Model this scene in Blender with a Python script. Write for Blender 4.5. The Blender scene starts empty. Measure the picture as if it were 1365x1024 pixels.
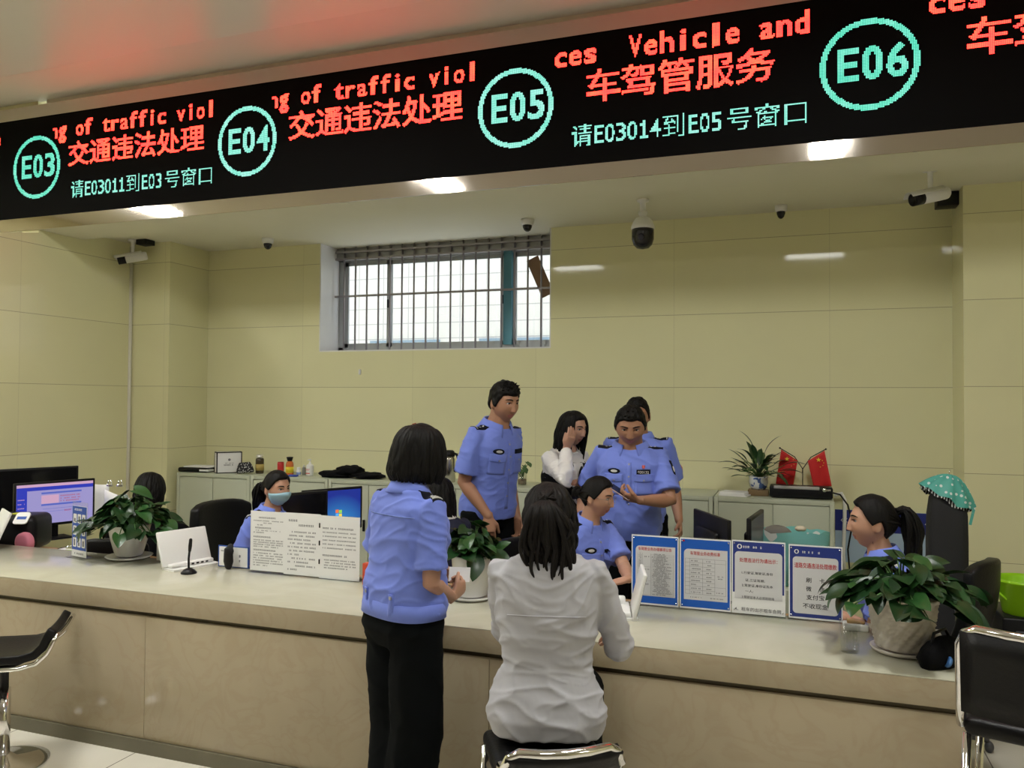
import bpy, bmesh, math, random
import numpy as np
from mathutils import Vector, Matrix, noise
from mathutils.bvhtree import BVHTree

SC = bpy.context.scene
COL = SC.collection
R = math.radians
PI = math.pi

# ------------------------------------------------------------------ camera
CAM_H = 1.763
YAW, PITCH, ROLL, FPX = R(19.567), R(1.2285), R(.3808), 1064.0
_f = Vector((-math.sin(YAW) * math.cos(PITCH), math.cos(YAW) * math.cos(PITCH), math.sin(PITCH)))
_r0 = Vector((math.cos(YAW), math.sin(YAW), 0))
_u0 = _r0.cross(_f)
_r = _r0 * math.cos(ROLL) + _u0 * math.sin(ROLL)
_u = -_r0 * math.sin(ROLL) + _u0 * math.cos(ROLL)
cam = bpy.data.cameras.new('camera')
cam.sensor_fit = 'HORIZONTAL'
cam.sensor_width = 36.0
cam.lens = 36.0 * FPX / 1365.0
cam.clip_start = .05
cam_o = bpy.data.objects.new('camera', cam)
COL.objects.link(cam_o)
cam_o.matrix_world = Matrix(((_r.x, _u.x, -_f.x, 0), (_r.y, _u.y, -_f.y, 0), (_r.z, _u.z, -_f.z, CAM_H), (0, 0, 0, 1)))
SC.camera = cam_o


def at(px, py, Y):
    """world point seen at a pixel, at depth Y into the room"""
    d = _r * ((px - 682.5) / FPX) + _u * ((512 - py) / FPX) + _f
    return Vector((0, 0, CAM_H)) + d * (Y / d.y)


def atz(px, py, Z):
    d = _r * ((px - 682.5) / FPX) + _u * ((512 - py) / FPX) + _f
    return Vector((0, 0, CAM_H)) + d * ((Z - CAM_H) / d.z)


# ------------------------------------------------------------------ world, exposure
SC.view_settings.view_transform = 'Standard'
SC.view_settings.look = 'None'
SC.view_settings.gamma = 1.0
SC.view_settings.use_curve_mapping = False
SC.view_settings.exposure = 0.0
world = bpy.data.worlds.new('overcast_sky')
SC.world = world
world.use_nodes = True
_bg = world.node_tree.nodes['Background']
_bg.inputs['Color'].default_value = (.88, .93, 1.0, 1)
_bg.inputs['Strength'].default_value = 2.2

# strengths of the room's lamps
PANEL_STRENGTH = 38.0
LAMP_COLOR = (1.0, 1.0, .955)


# ------------------------------------------------------------------ materials
MATS = {}


def mat(name, color=(.8, .8, .8), rough=.5, metal=0.0, spec=.5, emit=None, emit_strength=1.0,
        alpha=1.0, trans=0.0, ior=1.45, bump=None, var=None, coat=0.0, sheen=0.0, sss=0.0):
    """principled material; bump=(scale,strength[,stretch]); var=(scale, amount) mottles the colour"""
    if name in MATS:
        return MATS[name]
    m = bpy.data.materials.new(name)
    m.use_nodes = True
    nt = m.node_tree
    b = nt.nodes['Principled BSDF']
    b.inputs['Base Color'].default_value = (*color, 1)
    b.inputs['Roughness'].default_value = rough
    b.inputs['Metallic'].default_value = metal
    b.inputs['Specular IOR Level'].default_value = spec
    b.inputs['Alpha'].default_value = alpha
    b.inputs['Transmission Weight'].default_value = trans
    b.inputs['IOR'].default_value = ior
    b.inputs['Coat Weight'].default_value = coat
    b.inputs['Sheen Weight'].default_value = sheen
    if sss:
        b.inputs['Subsurface Weight'].default_value = sss
        b.inputs['Subsurface Radius'].default_value = (.012, .005, .003)
        b.inputs['Subsurface Scale'].default_value = 1.0
    if emit:
        b.inputs['Emission Color'].default_value = (*emit, 1)
        b.inputs['Emission Strength'].default_value = emit_strength
    tc = None
    if bump or var:
        tc = nt.nodes.new('ShaderNodeTexCoord')
    if var:
        n = nt.nodes.new('ShaderNodeTexNoise')
        n.inputs['Scale'].default_value = var[0]
        n.inputs['Detail'].default_value = 4
        nt.links.new(tc.outputs['Object'], n.inputs['Vector'])
        mx = nt.nodes.new('ShaderNodeMix')
        mx.data_type = 'RGBA'
        k = var[1]
        mx.inputs['A'].default_value = (*[c * (1 - k) for c in color], 1)
        mx.inputs['B'].default_value = (*[min(1, c * (1 + k)) for c in color], 1)
        nt.links.new(n.outputs['Fac'], mx.inputs['Factor'])
        nt.links.new(mx.outputs['Result'], b.inputs['Base Color'])
    if bump:
        n = nt.nodes.new('ShaderNodeTexNoise')
        n.inputs['Scale'].default_value = bump[0]
        n.inputs['Detail'].default_value = 3
        src = tc.outputs['Object']
        if len(bump) > 2:
            mp = nt.nodes.new('ShaderNodeMapping')
            mp.inputs['Scale'].default_value = bump[2]
            nt.links.new(src, mp.inputs['Vector'])
            src = mp.outputs['Vector']
        nt.links.new(src, n.inputs['Vector'])
        bp = nt.nodes.new('ShaderNodeBump')
        bp.inputs['Strength'].default_value = bump[1]
        bp.inputs['Distance'].default_value = .01
        nt.links.new(n.outputs['Fac'], bp.inputs['Height'])
        nt.links.new(bp.outputs['Normal'], b.inputs['Normal'])
    MATS[name] = m
    return m


def nodes_of(m):
    nt = m.node_tree
    return nt, nt.nodes['Principled BSDF']


def math_node(nt, op, a, b=None, clamp=False):
    n = nt.nodes.new('ShaderNodeMath')
    n.operation = op
    n.use_clamp = clamp
    for i, v in enumerate((a, b)):
        if v is None:
            continue
        if isinstance(v, (int, float)):
            n.inputs[i].default_value = v
        else:
            nt.links.new(v, n.inputs[i])
    return n.outputs[0]


def mixrgb(nt, fac, a, b):
    mx = nt.nodes.new('ShaderNodeMix')
    mx.data_type = 'RGBA'
    for key, v in (('Factor', fac), ('A', a), ('B', b)):
        if isinstance(v, (int, float)):
            mx.inputs[key].default_value = v
        elif isinstance(v, tuple):
            mx.inputs[key].default_value = (*v, 1)
        else:
            nt.links.new(v, mx.inputs[key])
    return mx.outputs['Result']


def tile_mat(name, col, joint, pitch_u, pitch_v, axis_u, axis_v, off_u=0, off_v=0, width=.004, width_v=None, rough=.12,
             var=.08, vein=None):
    """polished tiles with thin joints; object coordinates are world coordinates here"""
    m = mat(name, col, rough)
    nt, b = nodes_of(m)
    tc = nt.nodes.new('ShaderNodeTexCoord')
    sp = nt.nodes.new('ShaderNodeSeparateXYZ')
    nt.links.new(tc.outputs['Object'], sp.inputs[0])
    facs = []
    cells = []
    for ax, p, o, wd in ((axis_u, pitch_u, off_u, width), (axis_v, pitch_v, off_v, width_v or width)):
        if p is None:
            continue
        s = math_node(nt, 'DIVIDE', math_node(nt, 'SUBTRACT', sp.outputs[ax], o), p)
        fr = math_node(nt, 'FRACT', s)
        cells.append(math_node(nt, 'FLOOR', s))
        d = math_node(nt, 'ABSOLUTE', math_node(nt, 'SUBTRACT', fr, .5))
        facs.append(math_node(nt, 'GREATER_THAN', d,   .5 - wd / p / 2))
    fac = facs[0] if len(facs) == 1 else math_node(nt, 'MAXIMUM', facs[0], facs[1])
    n = nt.nodes.new('ShaderNodeTexNoise')
    n.inputs['Scale'].default_value = 1.6
    n.inputs['Detail'].default_value = 7
    n.inputs['Distortion'].default_value = .6
    nt.links.new(tc.outputs['Object'], n.inputs['Vector'])
    c1 = mixrgb(nt, n.outputs['Fac'], tuple(c * (1 - var) for c in col), tuple(min(1, c * (1 + var)) for c in col))
    if len(cells) == 2:                                    # slight tone change from tile to tile
        cb = nt.nodes.new('ShaderNodeCombineXYZ')
        nt.links.new(cells[0], cb.inputs[0])
        nt.links.new(cells[1], cb.inputs[1])
        wn = nt.nodes.new('ShaderNodeTexWhiteNoise')
        nt.links.new(cb.outputs[0], wn.inputs[0])
        c1 = mixrgb(nt, math_node(nt, 'MULTIPLY', wn.outputs[0], .10), c1, tuple(c * .6 for c in col))
    if vein:
        n2 = nt.nodes.new('ShaderNodeTexNoise')
        n2.inputs['Scale'].default_value = 3.5
        n2.inputs['Detail'].default_value = 8
        n2.inputs['Distortion'].default_value = 2.0
        nt.links.new(tc.outputs['Object'], n2.inputs['Vector'])
        v = math_node(nt, 'ABSOLUTE', math_node(nt, 'SUBTRACT', n2.outputs['Fac'], .5))
        v = math_node(nt, 'SUBTRACT', 1.0, math_node(nt, 'MULTIPLY', v, 14), clamp=True)
        c1 = mixrgb(nt, math_node(nt, 'MULTIPLY', v, .45), c1, vein)
    c2 = mixrgb(nt, fac, c1, joint)
    nt.links.new(c2, b.inputs['Base Color'])
    nt.links.new(math_node(nt, 'ADD', math_node(nt, 'MULTIPLY', fac, .5), rough), b.inputs['Roughness'])
    return m


# ------------------------------------------------------------------ mesh builder
def unit(v):
    return Vector(v).normalized()


def basis(d, hint=(0, 0, 1)):
    d = unit(d)
    h = Vector(hint)
    if abs(d.dot(h.normalized())) > .98:
        h = Vector((0, 1, 0)) if abs(d.y) < .9 else Vector((1, 0, 0))
    x = h.cross(d).normalized()
    return x, d.cross(x).normalized(), d


class MB:
    def __init__(self):
        self.v, self.f, self.m, self.s = [], [], [], []

    def add(self, vs, fs, mi=0, smooth=True, xf=None):
        o = len(self.v)
        if xf is not None:
            vs = [xf @ Vector(p) for p in vs]
        self.v += [tuple(p) for p in vs]
        self.f += [tuple(i + o for i in q) for q in fs]
        self.m += [mi] * len(fs)
        self.s += [smooth] * len(fs)
        return self

    def join(self, other, xf=None, mi=None):
        o = len(self.v)
        vs = other.v if xf is None else [tuple(xf @ Vector(p)) for p in other.v]
        self.v += vs
        self.f += [tuple(i + o for i in q) for q in other.f]
        self.m += other.m if mi is None else [mi] * len(other.f)
        self.s += other.s
        return self

    def box(self, x0, x1, y0, y1, z0, z1, mi=0, bevel=0.0, seg=2, xf=None):
        x0, x1 = sorted((x0, x1)); y0, y1 = sorted((y0, y1)); z0, z1 = sorted((z0, z1))
        if bevel <= 0:
            vs = [(x, y, z) for z in (z0, z1) for y in (y0, y1) for x in (x0, x1)]
            fs = [(0, 2, 3, 1), (4, 5, 7, 6), (0, 1, 5, 4), (2, 6, 7, 3), (0, 4, 6, 2), (1, 3, 7, 5)]
            return self.add(vs, fs, mi, False, xf)
        bm = bmesh.new()
        bmesh.ops.create_cube(bm, size=1)
        for v in bm.verts:
            v.co = Vector(((x0 + x1) / 2 + v.co.x * (x1 - x0), (y0 + y1) / 2 + v.co.y * (y1 - y0), (z0 + z1) / 2 + v.co.z * (z1 - z0)))
        bv = min(bevel, .49 * min(x1 - x0, y1 - y0, z1 - z0))
        bmesh.ops.bevel(bm, geom=bm.edges[:], offset=bv, segments=seg, affect='EDGES', profile=.5)
        bm.verts.index_update()
        vs = [v.co.copy() for v in bm.verts]
        fs = [tuple(v.index for v in f.verts) for f in bm.faces]
        bm.free()
        return self.add(vs, fs, mi, True, xf)

    def rings(self, rings, mi=0, smooth=True, cap0=True, cap1=True, closed=True, xf=None):
        """rings: list of equal-length point lists, joined in order"""
        n = len(rings[0])
        vs = [Vector(p) for r in rings for p in r]
        fs = []
        for i in range(len(rings) - 1):
            for j in range(n if closed else n - 1):
                k = (j + 1) % n
                fs.append((i * n + j, i * n + k, (i + 1) * n + k, (i + 1) * n + j))
        if cap0:
            c = sum((Vector(p) for p in rings[0]), Vector()) / n
            vs.append(c)
            fs += [(len(vs) - 1, (j + 1) % n, j) for j in range(n)]
        if cap1:
            c = sum((Vector(p) for p in rings[-1]), Vector()) / n
            vs.append(c)
            o = (len(rings) - 1) * n
            fs += [(len(vs) - 1, o + j, o + (j + 1) % n) for j in range(n)]
        return self.add(vs, fs, mi, smooth, xf)

    def tube(self, pts, rad, n=12, mi=0, cap=True, flat=1.0, hint=(0, 0, 1), round_ends=False, smooth=True, xf=None):
        pts = [Vector(p) for p in pts]
        if isinstance(rad, (int, float)):
            rad = [rad] * len(pts)
        rad = list(rad)
        if round_ends:
            d0 = (pts[0] - pts[1]).normalized()
            d1 = (pts[-1] - pts[-2]).normalized()
            pre = [(pts[0] + d0 * rad[0] * math.sin(t), rad[0] * math.cos(t)) for t in (1.45, 1.05, .55)]
            post = [(pts[-1] + d1 * rad[-1] * math.sin(t), rad[-1] * math.cos(t)) for t in (.55, 1.05, 1.45)]
            pts = [p for p, _ in pre] + pts + [p for p, _ in post]
            rad = [q for _, q in pre] + rad + [q for _, q in post]
        tang = []
        for i in range(len(pts)):
            a = pts[max(0, i - 1)]
            b = pts[min(len(pts) - 1, i + 1)]
            tang.append((b - a).normalized() if (b - a).length > 1e-9 else Vector((0, 0, 1)))
        x, y, _ = basis(tang[0], hint)
        rs = []
        for i, p in enumerate(pts):
            t = tang[i]
            x = (x - t * x.dot(t))
            x = x.normalized() if x.length > 1e-6 else basis(t, hint)[0]
            y = t.cross(x)
            rs.append([p + x * (rad[i] * math.cos(2 * PI * j / n)) + y * (rad[i] * flat * math.sin(2 * PI * j / n)) for j in range(n)])
        return self.rings(rs, mi, smooth, cap, cap, xf=xf)

    def lathe(self, prof, n=32, mi=0, xf=None, smooth=True, c=(0, 0, 0), cap0=True, cap1=True):
        rs = [[(c[0] + r * math.cos(2 * PI * j / n), c[1] + r * math.sin(2 * PI * j / n), c[2] + z) for j in range(n)] for r, z in prof]
        return self.rings(rs, mi, smooth, cap0, cap1, xf=xf)

    def ellipsoid(self, c, r, n=16, k=10, mi=0, xf=None):
        c = Vector(c)
        rs = [[(c.x + r[0] * math.sin(t) * math.cos(2 * PI * j / n), c.y + r[1] * math.sin(t) * math.sin(2 * PI * j / n), c.z - r[2] * math.cos(t)) for j in range(n)]
              for t in [PI * (i + .5) / k for i in range(k)]]
        return self.rings(rs, mi, True, xf=xf)

    def prism(self, poly, z0, z1, mi=0, smooth=False, xf=None):
        n = len(poly)
        vs = [(x, y, z0) for x, y in poly] + [(x, y, z1) for x, y in poly]
        fs = [tuple(range(n))[::-1], tuple(range(n, 2 * n))] + [(i, (i + 1) % n, n + (i + 1) % n, n + i) for i in range(n)]
        return self.add(vs, fs, mi, smooth, xf)

    def grid(self, P, mi=0, thick=0.0, smooth=True, xf=None):
        """P[i][j] points of an open sheet; thick > 0 gives it a back and rims"""
        a, b = len(P), len(P[0])
        vs = [Vector(p) for r in P for p in r]
        fs = [(i * b + j, i * b + j + 1, (i + 1) * b + j + 1, (i + 1) * b + j) for i in range(a - 1) for j in range(b - 1)]
        if thick:
            nn = [Vector() for _ in vs]
            for q in fs:
                nv = (vs[q[2]] - vs[q[0]]).cross(vs[q[3]] - vs[q[1]])
                for i in q:
                    nn[i] += nv
            o = len(vs)
            vs += [v - (n.normalized() if n.length > 0 else Vector((0, 0, 1))) * thick for v, n in zip(vs, nn)]
            fs += [tuple(i + o for i in q[::-1]) for q in fs]
            rim = [(0, j) for j in range(b)] + [(i, b - 1) for i in range(1, a)] + [(a - 1, j) for j in range(b - 2, -1, -1)] + [(i, 0) for i in range(a - 2, 0, -1)]
            ix = [i * b + j for i, j in rim]
            fs += [(ix[(k + 1) % len(ix)], ix[k], ix[k] + o, ix[(k + 1) % len(ix)] + o) for k in range(len(ix))]
        return self.add(vs, fs, mi, smooth, xf)

    def build(self, name, mats, parent=None, fix=True, loc=None, auto=None):
        me = bpy.data.meshes.new(name)
        me.from_pydata(self.v, [], self.f)
        if not isinstance(mats, (list, tuple)):
            mats = [mats]
        for m_ in mats:
            me.materials.append(m_)
        me.polygons.foreach_set('material_index', self.m)
        me.polygons.foreach_set('use_smooth', self.s)
        me.update()
        if fix:
            bm = bmesh.new()
            bm.from_mesh(me)
            bmesh.ops.recalc_face_normals(bm, faces=bm.faces)
            bm.to_mesh(me)
            bm.free()
        if auto:
            me.set_sharp_from_angle(angle=R(auto))
        o = bpy.data.objects.new(name, me)
        COL.objects.link(o)
        if parent:
            o.parent = parent
        if loc:
            o.location = loc
        return o


def tag(o, label=None, cat=None, group=None, kind=None):
    if label: o['label'] = label
    if cat: o['category'] = cat
    if group: o['group'] = group
    if kind: o['kind'] = kind
    return o


def thing(name, label, cat, loc=(0, 0, 0), rz=0.0, group=None, rot=None):
    o = bpy.data.objects.new(name, None)
    o.empty_display_size = .1
    COL.objects.link(o)
    o.location = loc
    o.rotation_euler = rot if rot else (0, 0, rz)
    return tag(o, label, cat, group)


def dup(o, parent=None):
    c = o.copy()
    COL.objects.link(c)
    if parent:
        c.parent = parent
    for ch in list(o.children):
        dup(ch, c)
    return c


def T(x=0, y=0, z=0):
    return Matrix.Translation((x, y, z))


def RX(a): return Matrix.Rotation(R(a), 4, 'X')
def RY(a): return Matrix.Rotation(R(a), 4, 'Y')
def RZ(a): return Matrix.Rotation(R(a), 4, 'Z')


# ------------------------------------------------------------------ lettering
_TXT = {}


def text_mesh(body, bold=0.0, res=3, keep=False):
    """flat glyph triangles of a line of text: (verts n x 2, tris m x 3), lower left at 0,0"""
    key = (body, bold, res, keep)
    if key in _TXT:
        return _TXT[key]
    cu = bpy.data.curves.new('text', 'FONT')
    cu.body = body
    cu.resolution_u = res
    cu.offset = bold
    o = bpy.data.objects.new('text', cu)
    COL.objects.link(o)
    dg = bpy.context.evaluated_depsgraph_get()
    me = bpy.data.meshes.new_from_object(o.evaluated_get(dg))
    me.calc_loop_triangles()
    v = np.array([x.co[:2] for x in me.vertices]) if len(me.vertices) else np.zeros((0, 2))
    t = np.array([x.vertices[:] for x in me.loop_triangles]) if len(me.loop_triangles) else np.zeros((0, 3), int)
    bpy.data.objects.remove(o)
    bpy.data.curves.remove(cu)
    bpy.data.meshes.remove(me)
    if len(v) and not keep:
        v = v - v.min(0)
    _TXT[key] = (v, t)
    return v, t


def put_text(mb, body, x, z, h=None, w=None, mi=0, bold=0.0, y=0.0, center=False, xf=None, res=2):
    """flat lettering in the x-z plane (read from -y); h and/or w give its size"""
    v, t = text_mesh(body, bold, res)
    if not len(v):
        return
    ext = v.max(0)
    sx = sz = None
    if h: sz = h / ext[1]
    if w: sx = w / ext[0]
    sx = sx or sz
    sz = sz or sx
    x0 = x - ext[0] * sx / 2 if center else x
    pts = [(x0 + a * sx, y, z + b * sz) for a, b in v]
    mb.add(pts, [tuple(int(i) for i in q) for q in t], mi, False, xf)


def scribble(mb, x0, x1, z, h, rnd, mi=0, y=0.0, fill=.8, xf=None):
    """a line of print too small to read: a row of short uneven strokes"""
    x = x0
    while x < x1 - h * .3:
        w = h * rnd.uniform(.55, .95)
        if rnd.random() < fill:
            xe = min(x + w, x1)
            for k in range(2):
                a = z + h * (k * .5 + rnd.uniform(0, .12))
                mb.add([(x, y, a), (xe, y, a), (xe, y, a + h * .24), (x, y, a + h * .24)], [(0, 1, 2, 3)], mi, False, xf)
            xm = x + (xe - x) * rnd.uniform(.3, .7)
            mb.add([(xm - h * .09, y, z), (xm + h * .09, y, z), (xm + h * .09, y, z + h), (xm - h * .09, y, z + h)], [(0, 1, 2, 3)], mi, False, xf)
        x += w + h * .18


def quad(mb, x0, x1, z0, z1, y=0.0, mi=0, xf=None):
    mb.add([(x0, y, z0), (x1, y, z0), (x1, y, z1), (x0, y, z1)], [(0, 1, 2, 3)], mi, False, xf)


def rrect(x0, x1, z0, z1, r, n=5, corners=(1, 1, 1, 1)):
    pts = []
    for (cx, cz, a0, on) in ((x1 - r, z0 + r, -90, corners[0]), (x1 - r, z1 - r, 0, corners[1]), (x0 + r, z1 - r, 90, corners[2]), (x0 + r, z0 + r, 180, corners[3])):
        if on:
            pts += [(cx + r * math.cos(R(a0 + 90 * k / n)), cz + r * math.sin(R(a0 + 90 * k / n))) for k in range(n + 1)]
        else:
            sx = 1 if cx > (x0 + x1) / 2 else -1
            sz = 1 if cz > (z0 + z1) / 2 else -1
            pts.append((cx + r * sx, cz + r * sz))
    return pts


def flat_poly(mb, pts, y=0.0, mi=0, xf=None):
    mb.add([(a, y, b) for a, b in pts], [tuple(range(len(pts)))], mi, False, xf)

# ------------------------------------------------------------------ shared materials
def glass_mat(name='clear_glass', tint=(1, 1, 1), gloss=.12, rough=.02):
    m = bpy.data.materials.new(name)
    m.use_nodes = True
    nt = m.node_tree
    nt.nodes.clear()
    out = nt.nodes.new('ShaderNodeOutputMaterial')
    t = nt.nodes.new('ShaderNodeBsdfTransparent')
    t.inputs[0].default_value = (*tint, 1)
    g = nt.nodes.new('ShaderNodeBsdfGlossy')
    g.inputs['Roughness'].default_value = rough
    mx = nt.nodes.new('ShaderNodeMixShader')
    mx.inputs[0].default_value = gloss
    nt.links.new(t.outputs[0], mx.inputs[1])
    nt.links.new(g.outputs[0], mx.inputs[2])
    nt.links.new(mx.outputs[0], out.inputs[0])
    return m


M_WALL = tile_mat('wall_tile_polished', (.78, .755, .47), (.37, .33, .19), .6, 1.2, 2, 0, off_u=.085, off_v=.25, width=.004, width_v=.0012, rough=.045, var=.045)
M_WALLX = tile_mat('side_wall_tile_polished', (.78, .755, .47), (.37, .33, .19), .6, 1.2, 2, 1, off_u=.085, off_v=.13, width=.004, width_v=.0012, rough=.045, var=.045)
M_FLOOR = tile_mat('floor_tile_polished', (.74, .70, .60), (.12, .10, .08), .8, .8, 0, 1, off_u=.1, off_v=.25, width=.006, rough=.10, var=.10)
M_CEIL = mat('ceiling_paint', (.74, .72, .58), .75, var=(2.0, .03))
M_HALLCEIL = mat('hall_ceiling_paint', (.74, .72, .66), .38)
M_STONE = mat('cream_stone', (.70, .64, .50), .16)
_nt, _b = nodes_of(M_STONE)
_tc = _nt.nodes.new('ShaderNodeTexCoord')
_n1 = _nt.nodes.new('ShaderNodeTexNoise'); _n1.inputs['Scale'].default_value = 1.5; _n1.inputs['Detail'].default_value = 8; _n1.inputs['Distortion'].default_value = 1.2
_n2 = _nt.nodes.new('ShaderNodeTexNoise'); _n2.inputs['Scale'].default_value = 3.2; _n2.inputs['Detail'].default_value = 9; _n2.inputs['Distortion'].default_value = 2.5
for _n in (_n1, _n2): _nt.links.new(_tc.outputs['Object'], _n.inputs['Vector'])
_c = mixrgb(_nt, _n1.outputs['Fac'], (.40, .335, .225), (.52, .44, .31))
_v = math_node(_nt, 'SUBTRACT', 1.0, math_node(_nt, 'MULTIPLY', math_node(_nt, 'ABSOLUTE', math_node(_nt, 'SUBTRACT', _n2.outputs['Fac'], .5)), 18), clamp=True)
_c = mixrgb(_nt, math_node(_nt, 'MULTIPLY', _v, .17), _c, (.36, .25, .16))
_nt.links.new(_c, _b.inputs['Base Color'])

M_TOP = mat('cream_stone_top', (.70, .67, .54), .14)
_nt, _b = nodes_of(M_TOP)
_tc = _nt.nodes.new('ShaderNodeTexCoord')
_n1 = _nt.nodes.new('ShaderNodeTexNoise'); _n1.inputs['Scale'].default_value = 2.2; _n1.inputs['Detail'].default_value = 8; _n1.inputs['Distortion'].default_value = 1.5
_nt.links.new(_tc.outputs['Object'], _n1.inputs['Vector'])
_nt.links.new(mixrgb(_nt, _n1.outputs['Fac'], (.42, .405, .30), (.60, .59, .485)), _b.inputs['Base Color'])
M_STEEL = mat('polished_steel', (.56, .51, .46), .06, 1.0, bump=(2.2, .25, (1.0, 1, .05)))
M_CHROME = mat('chrome', (.82, .82, .83), .07, 1.0)
M_BLACKPLASTIC = mat('black_plastic', (.007, .007, .008), .42, spec=.3)
M_DARKGREY = mat('dark_grey_plastic', (.06, .06, .065), .45)
M_WHITEPLASTIC = mat('white_plastic', (.82, .82, .80), .35)
M_PAPER = mat('white_paper', (.84, .84, .83), .7)
M_INK = mat('black_ink', (.03, .03, .035), .7)
M_GREYINK = mat('grey_ink', (.17, .17, .19), .7)
M_REDINK = mat('red_ink', (.62, .04, .05), .6)
M_BLUEINK = mat('blue_ink', (.03, .10, .42), .5)
M_LEATHER = mat('black_leather', (.006, .006, .0065), .42, spec=.3, bump=(90, .12))
M_WOOD = mat('desk_wood', (.48, .29, .12), .4, var=(6, .2))
M_GLASS = glass_mat()
M_ACRYLIC = glass_mat('clear_acrylic', (.97, .98, .98), .10, .03)
M_DARKBRONZE = mat('dark_bronze_strip', (.10, .085, .055), .35, .6)
M_KICK = mat('olive_grey_stone', (.17, .155, .105), .35, var=(8, .15))
M_CABINET = mat('grey_green_metal', (.50, .53, .41), .38)
M_CABDARK = mat('cabinet_gap', (.05, .055, .045), .7)
M_GREYMETAL = mat('grey_metal', (.36, .36, .35), .4, .4)
M_BRICKPAINT = mat('white_reveal_tile', (.80, .80, .80), .12)

BACK_Y, CEIL_Z, HALL_Z, TRAY_Z = 6.67, 3.283, 4.292, 4.10
SIGN_Y, SIGN_B = 5.082, 3.215                # face and underside of the sign
WX0, WX1, WZ0 = -4.36, -2.015, 2.228          # window opening
LEFT_X, RIGHT_X, FRONT_Y = -6.15, 5.0, -7.0
HALL_X = -9.0                                # the hall is wider than the staff bay


def struct(name, mb, mats, parent=None, **kw):
    o = mb.build(name, mats, parent, **kw)
    if not parent:
        o['kind'] = 'structure'
    return o


b = MB(); b.box(-9.3, 5.3, -7.3, 7.4, -.12, 0)
struct('floor', b, M_FLOOR)

b = MB()
b.box(LEFT_X - .2, WX0, BACK_Y, BACK_Y + .38, 0, CEIL_Z + .1)
b.box(WX1, RIGHT_X, BACK_Y, BACK_Y + .38, 0, CEIL_Z + .1)
b.box(WX0, WX1, BACK_Y, BACK_Y + .38, 0, WZ0)
b.box(LEFT_X, -5.69, 6.13, BACK_Y + .01, 0, CEIL_Z + .02)      # pier in the left corner
b.box(1.097, 1.95, 6.25, BACK_Y + .01, 0, CEIL_Z + .02)        # pier at the right
struct('wall_back', b, M_WALL)
b = MB(); b.box(LEFT_X - .2, LEFT_X, SIGN_Y + .01, BACK_Y + .38, 0, CEIL_Z + .1); b.box(HALL_X - .2, HALL_X, FRONT_Y, SIGN_Y + .2, 0, HALL_Z + .4)
b.add([(x, y, z) for x in (LEFT_X - .2, LEFT_X) for y, z in ((4.55, 0), (SIGN_Y + .01, 0), (SIGN_Y + .01, 3.19), (4.55, 3.082))], [(0, 1, 2, 3), (7, 6, 5, 4), (0, 4, 5, 1), (1, 5, 6, 2), (2, 6, 7, 3), (3, 7, 4, 0)], 0, False)
b.box(HALL_X, LEFT_X - .1, SIGN_Y + .06, SIGN_Y + .2, 0, HALL_Z + .4)
struct('wall_left', b, M_WALLX)
b = MB(); b.box(RIGHT_X, RIGHT_X + .2, FRONT_Y, BACK_Y + .38, 0, HALL_Z + .4)
struct('wall_right', b, M_WALLX)
b = MB(); b.box(HALL_X - .2, RIGHT_X + .2, FRONT_Y - .2, FRONT_Y, 0, HALL_Z + .4)
struct('wall_front', b, mat('front_wall_paint', (.55, .50, .42), .6))

# white reveal lining of the window
b = MB()
b.box(WX0, WX0 + .012, BACK_Y - .004, BACK_Y + .38, WZ0 + .012, CEIL_Z)
b.box(WX1 - .012, WX1, BACK_Y + .004, BACK_Y + .38, WZ0 + .012, CEIL_Z)
b.box(WX0, WX1, BACK_Y + .002, BACK_Y + .38, WZ0, WZ0 + .012)
struct('trim_1', b, M_BRICKPAINT)

# ceilings: the low one over the counter staff, the beam behind the sign, the hall ceiling with a slot before the sign
b = MB(); b.box(LEFT_X - .2, RIGHT_X + .2, 5.45, BACK_Y + .38, CEIL_Z, CEIL_Z + .12)
struct('ceiling', b, M_CEIL)
b = MB(); b.box(LEFT_X, RIGHT_X, SIGN_Y + .06, 5.536, SIGN_B, HALL_Z + .3)
b.box(HALL_X, RIGHT_X, SIGN_Y + .002, SIGN_Y + .0601, SIGN_B, SIGN_B + .08)
struct('trim_2', b, M_CEIL)
b = MB()
b.box(HALL_X - .2, RIGHT_X + .2, 4.05, SIGN_Y + .08, HALL_Z + .07, HALL_Z + .2)
b.box(HALL_X - .2, RIGHT_X + .2, FRONT_Y - .2, 4.19, TRAY_Z, HALL_Z + .2, bevel=.012)
struct('ceiling', b, M_HALLCEIL)

# ------------------------------------------------------------------ hall ceiling lamps (seen mirrored in tiles and steel)
def panel_mat(name, k):
    return mat(name, (.9, .9, .9), .5, emit=LAMP_COLOR, emit_strength=PANEL_STRENGTH * k)


ROWS = ((2.72, .30, 1.45, panel_mat('lamp_diffuser', 2.3), (-7.40, -3.56)),
        (2.72, .30, 1.45, panel_mat('weaker_lamp_diffuser', 1.75), (.28,)),  # right-hand strip set weaker so the right end of the bay falls darker
        (.1, 1.0, 1.0, panel_mat('dim_lamp_diffuser', .34), (-7.40, -3.56, .28, 4.12)))
for y, sx, sy, m, xs in ROWS:
    for x in xs:
        t = thing('ceiling_light', ('square white ceiling panel light further back in the hall' if y < 1 else 'narrow bright ceiling light strip near the call board'), 'light', (x, y, TRAY_Z), group='hall ceiling lights')
        t.scale = (sx, sy, 1)
        b = MB(); b.box(-.42, .42, -.40, .40, -.012, -.002)
        b.build('diffuser', m, t)
        b = MB()
        for s in (-1, 1):
            b.box(s * .42, s * .445, -.425, .425, -.02, 0)
            b.box(-.42, .42, s * .40, s * .425, -.02, 0)
        b.build('frame', M_WHITEPLASTIC, t)

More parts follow.
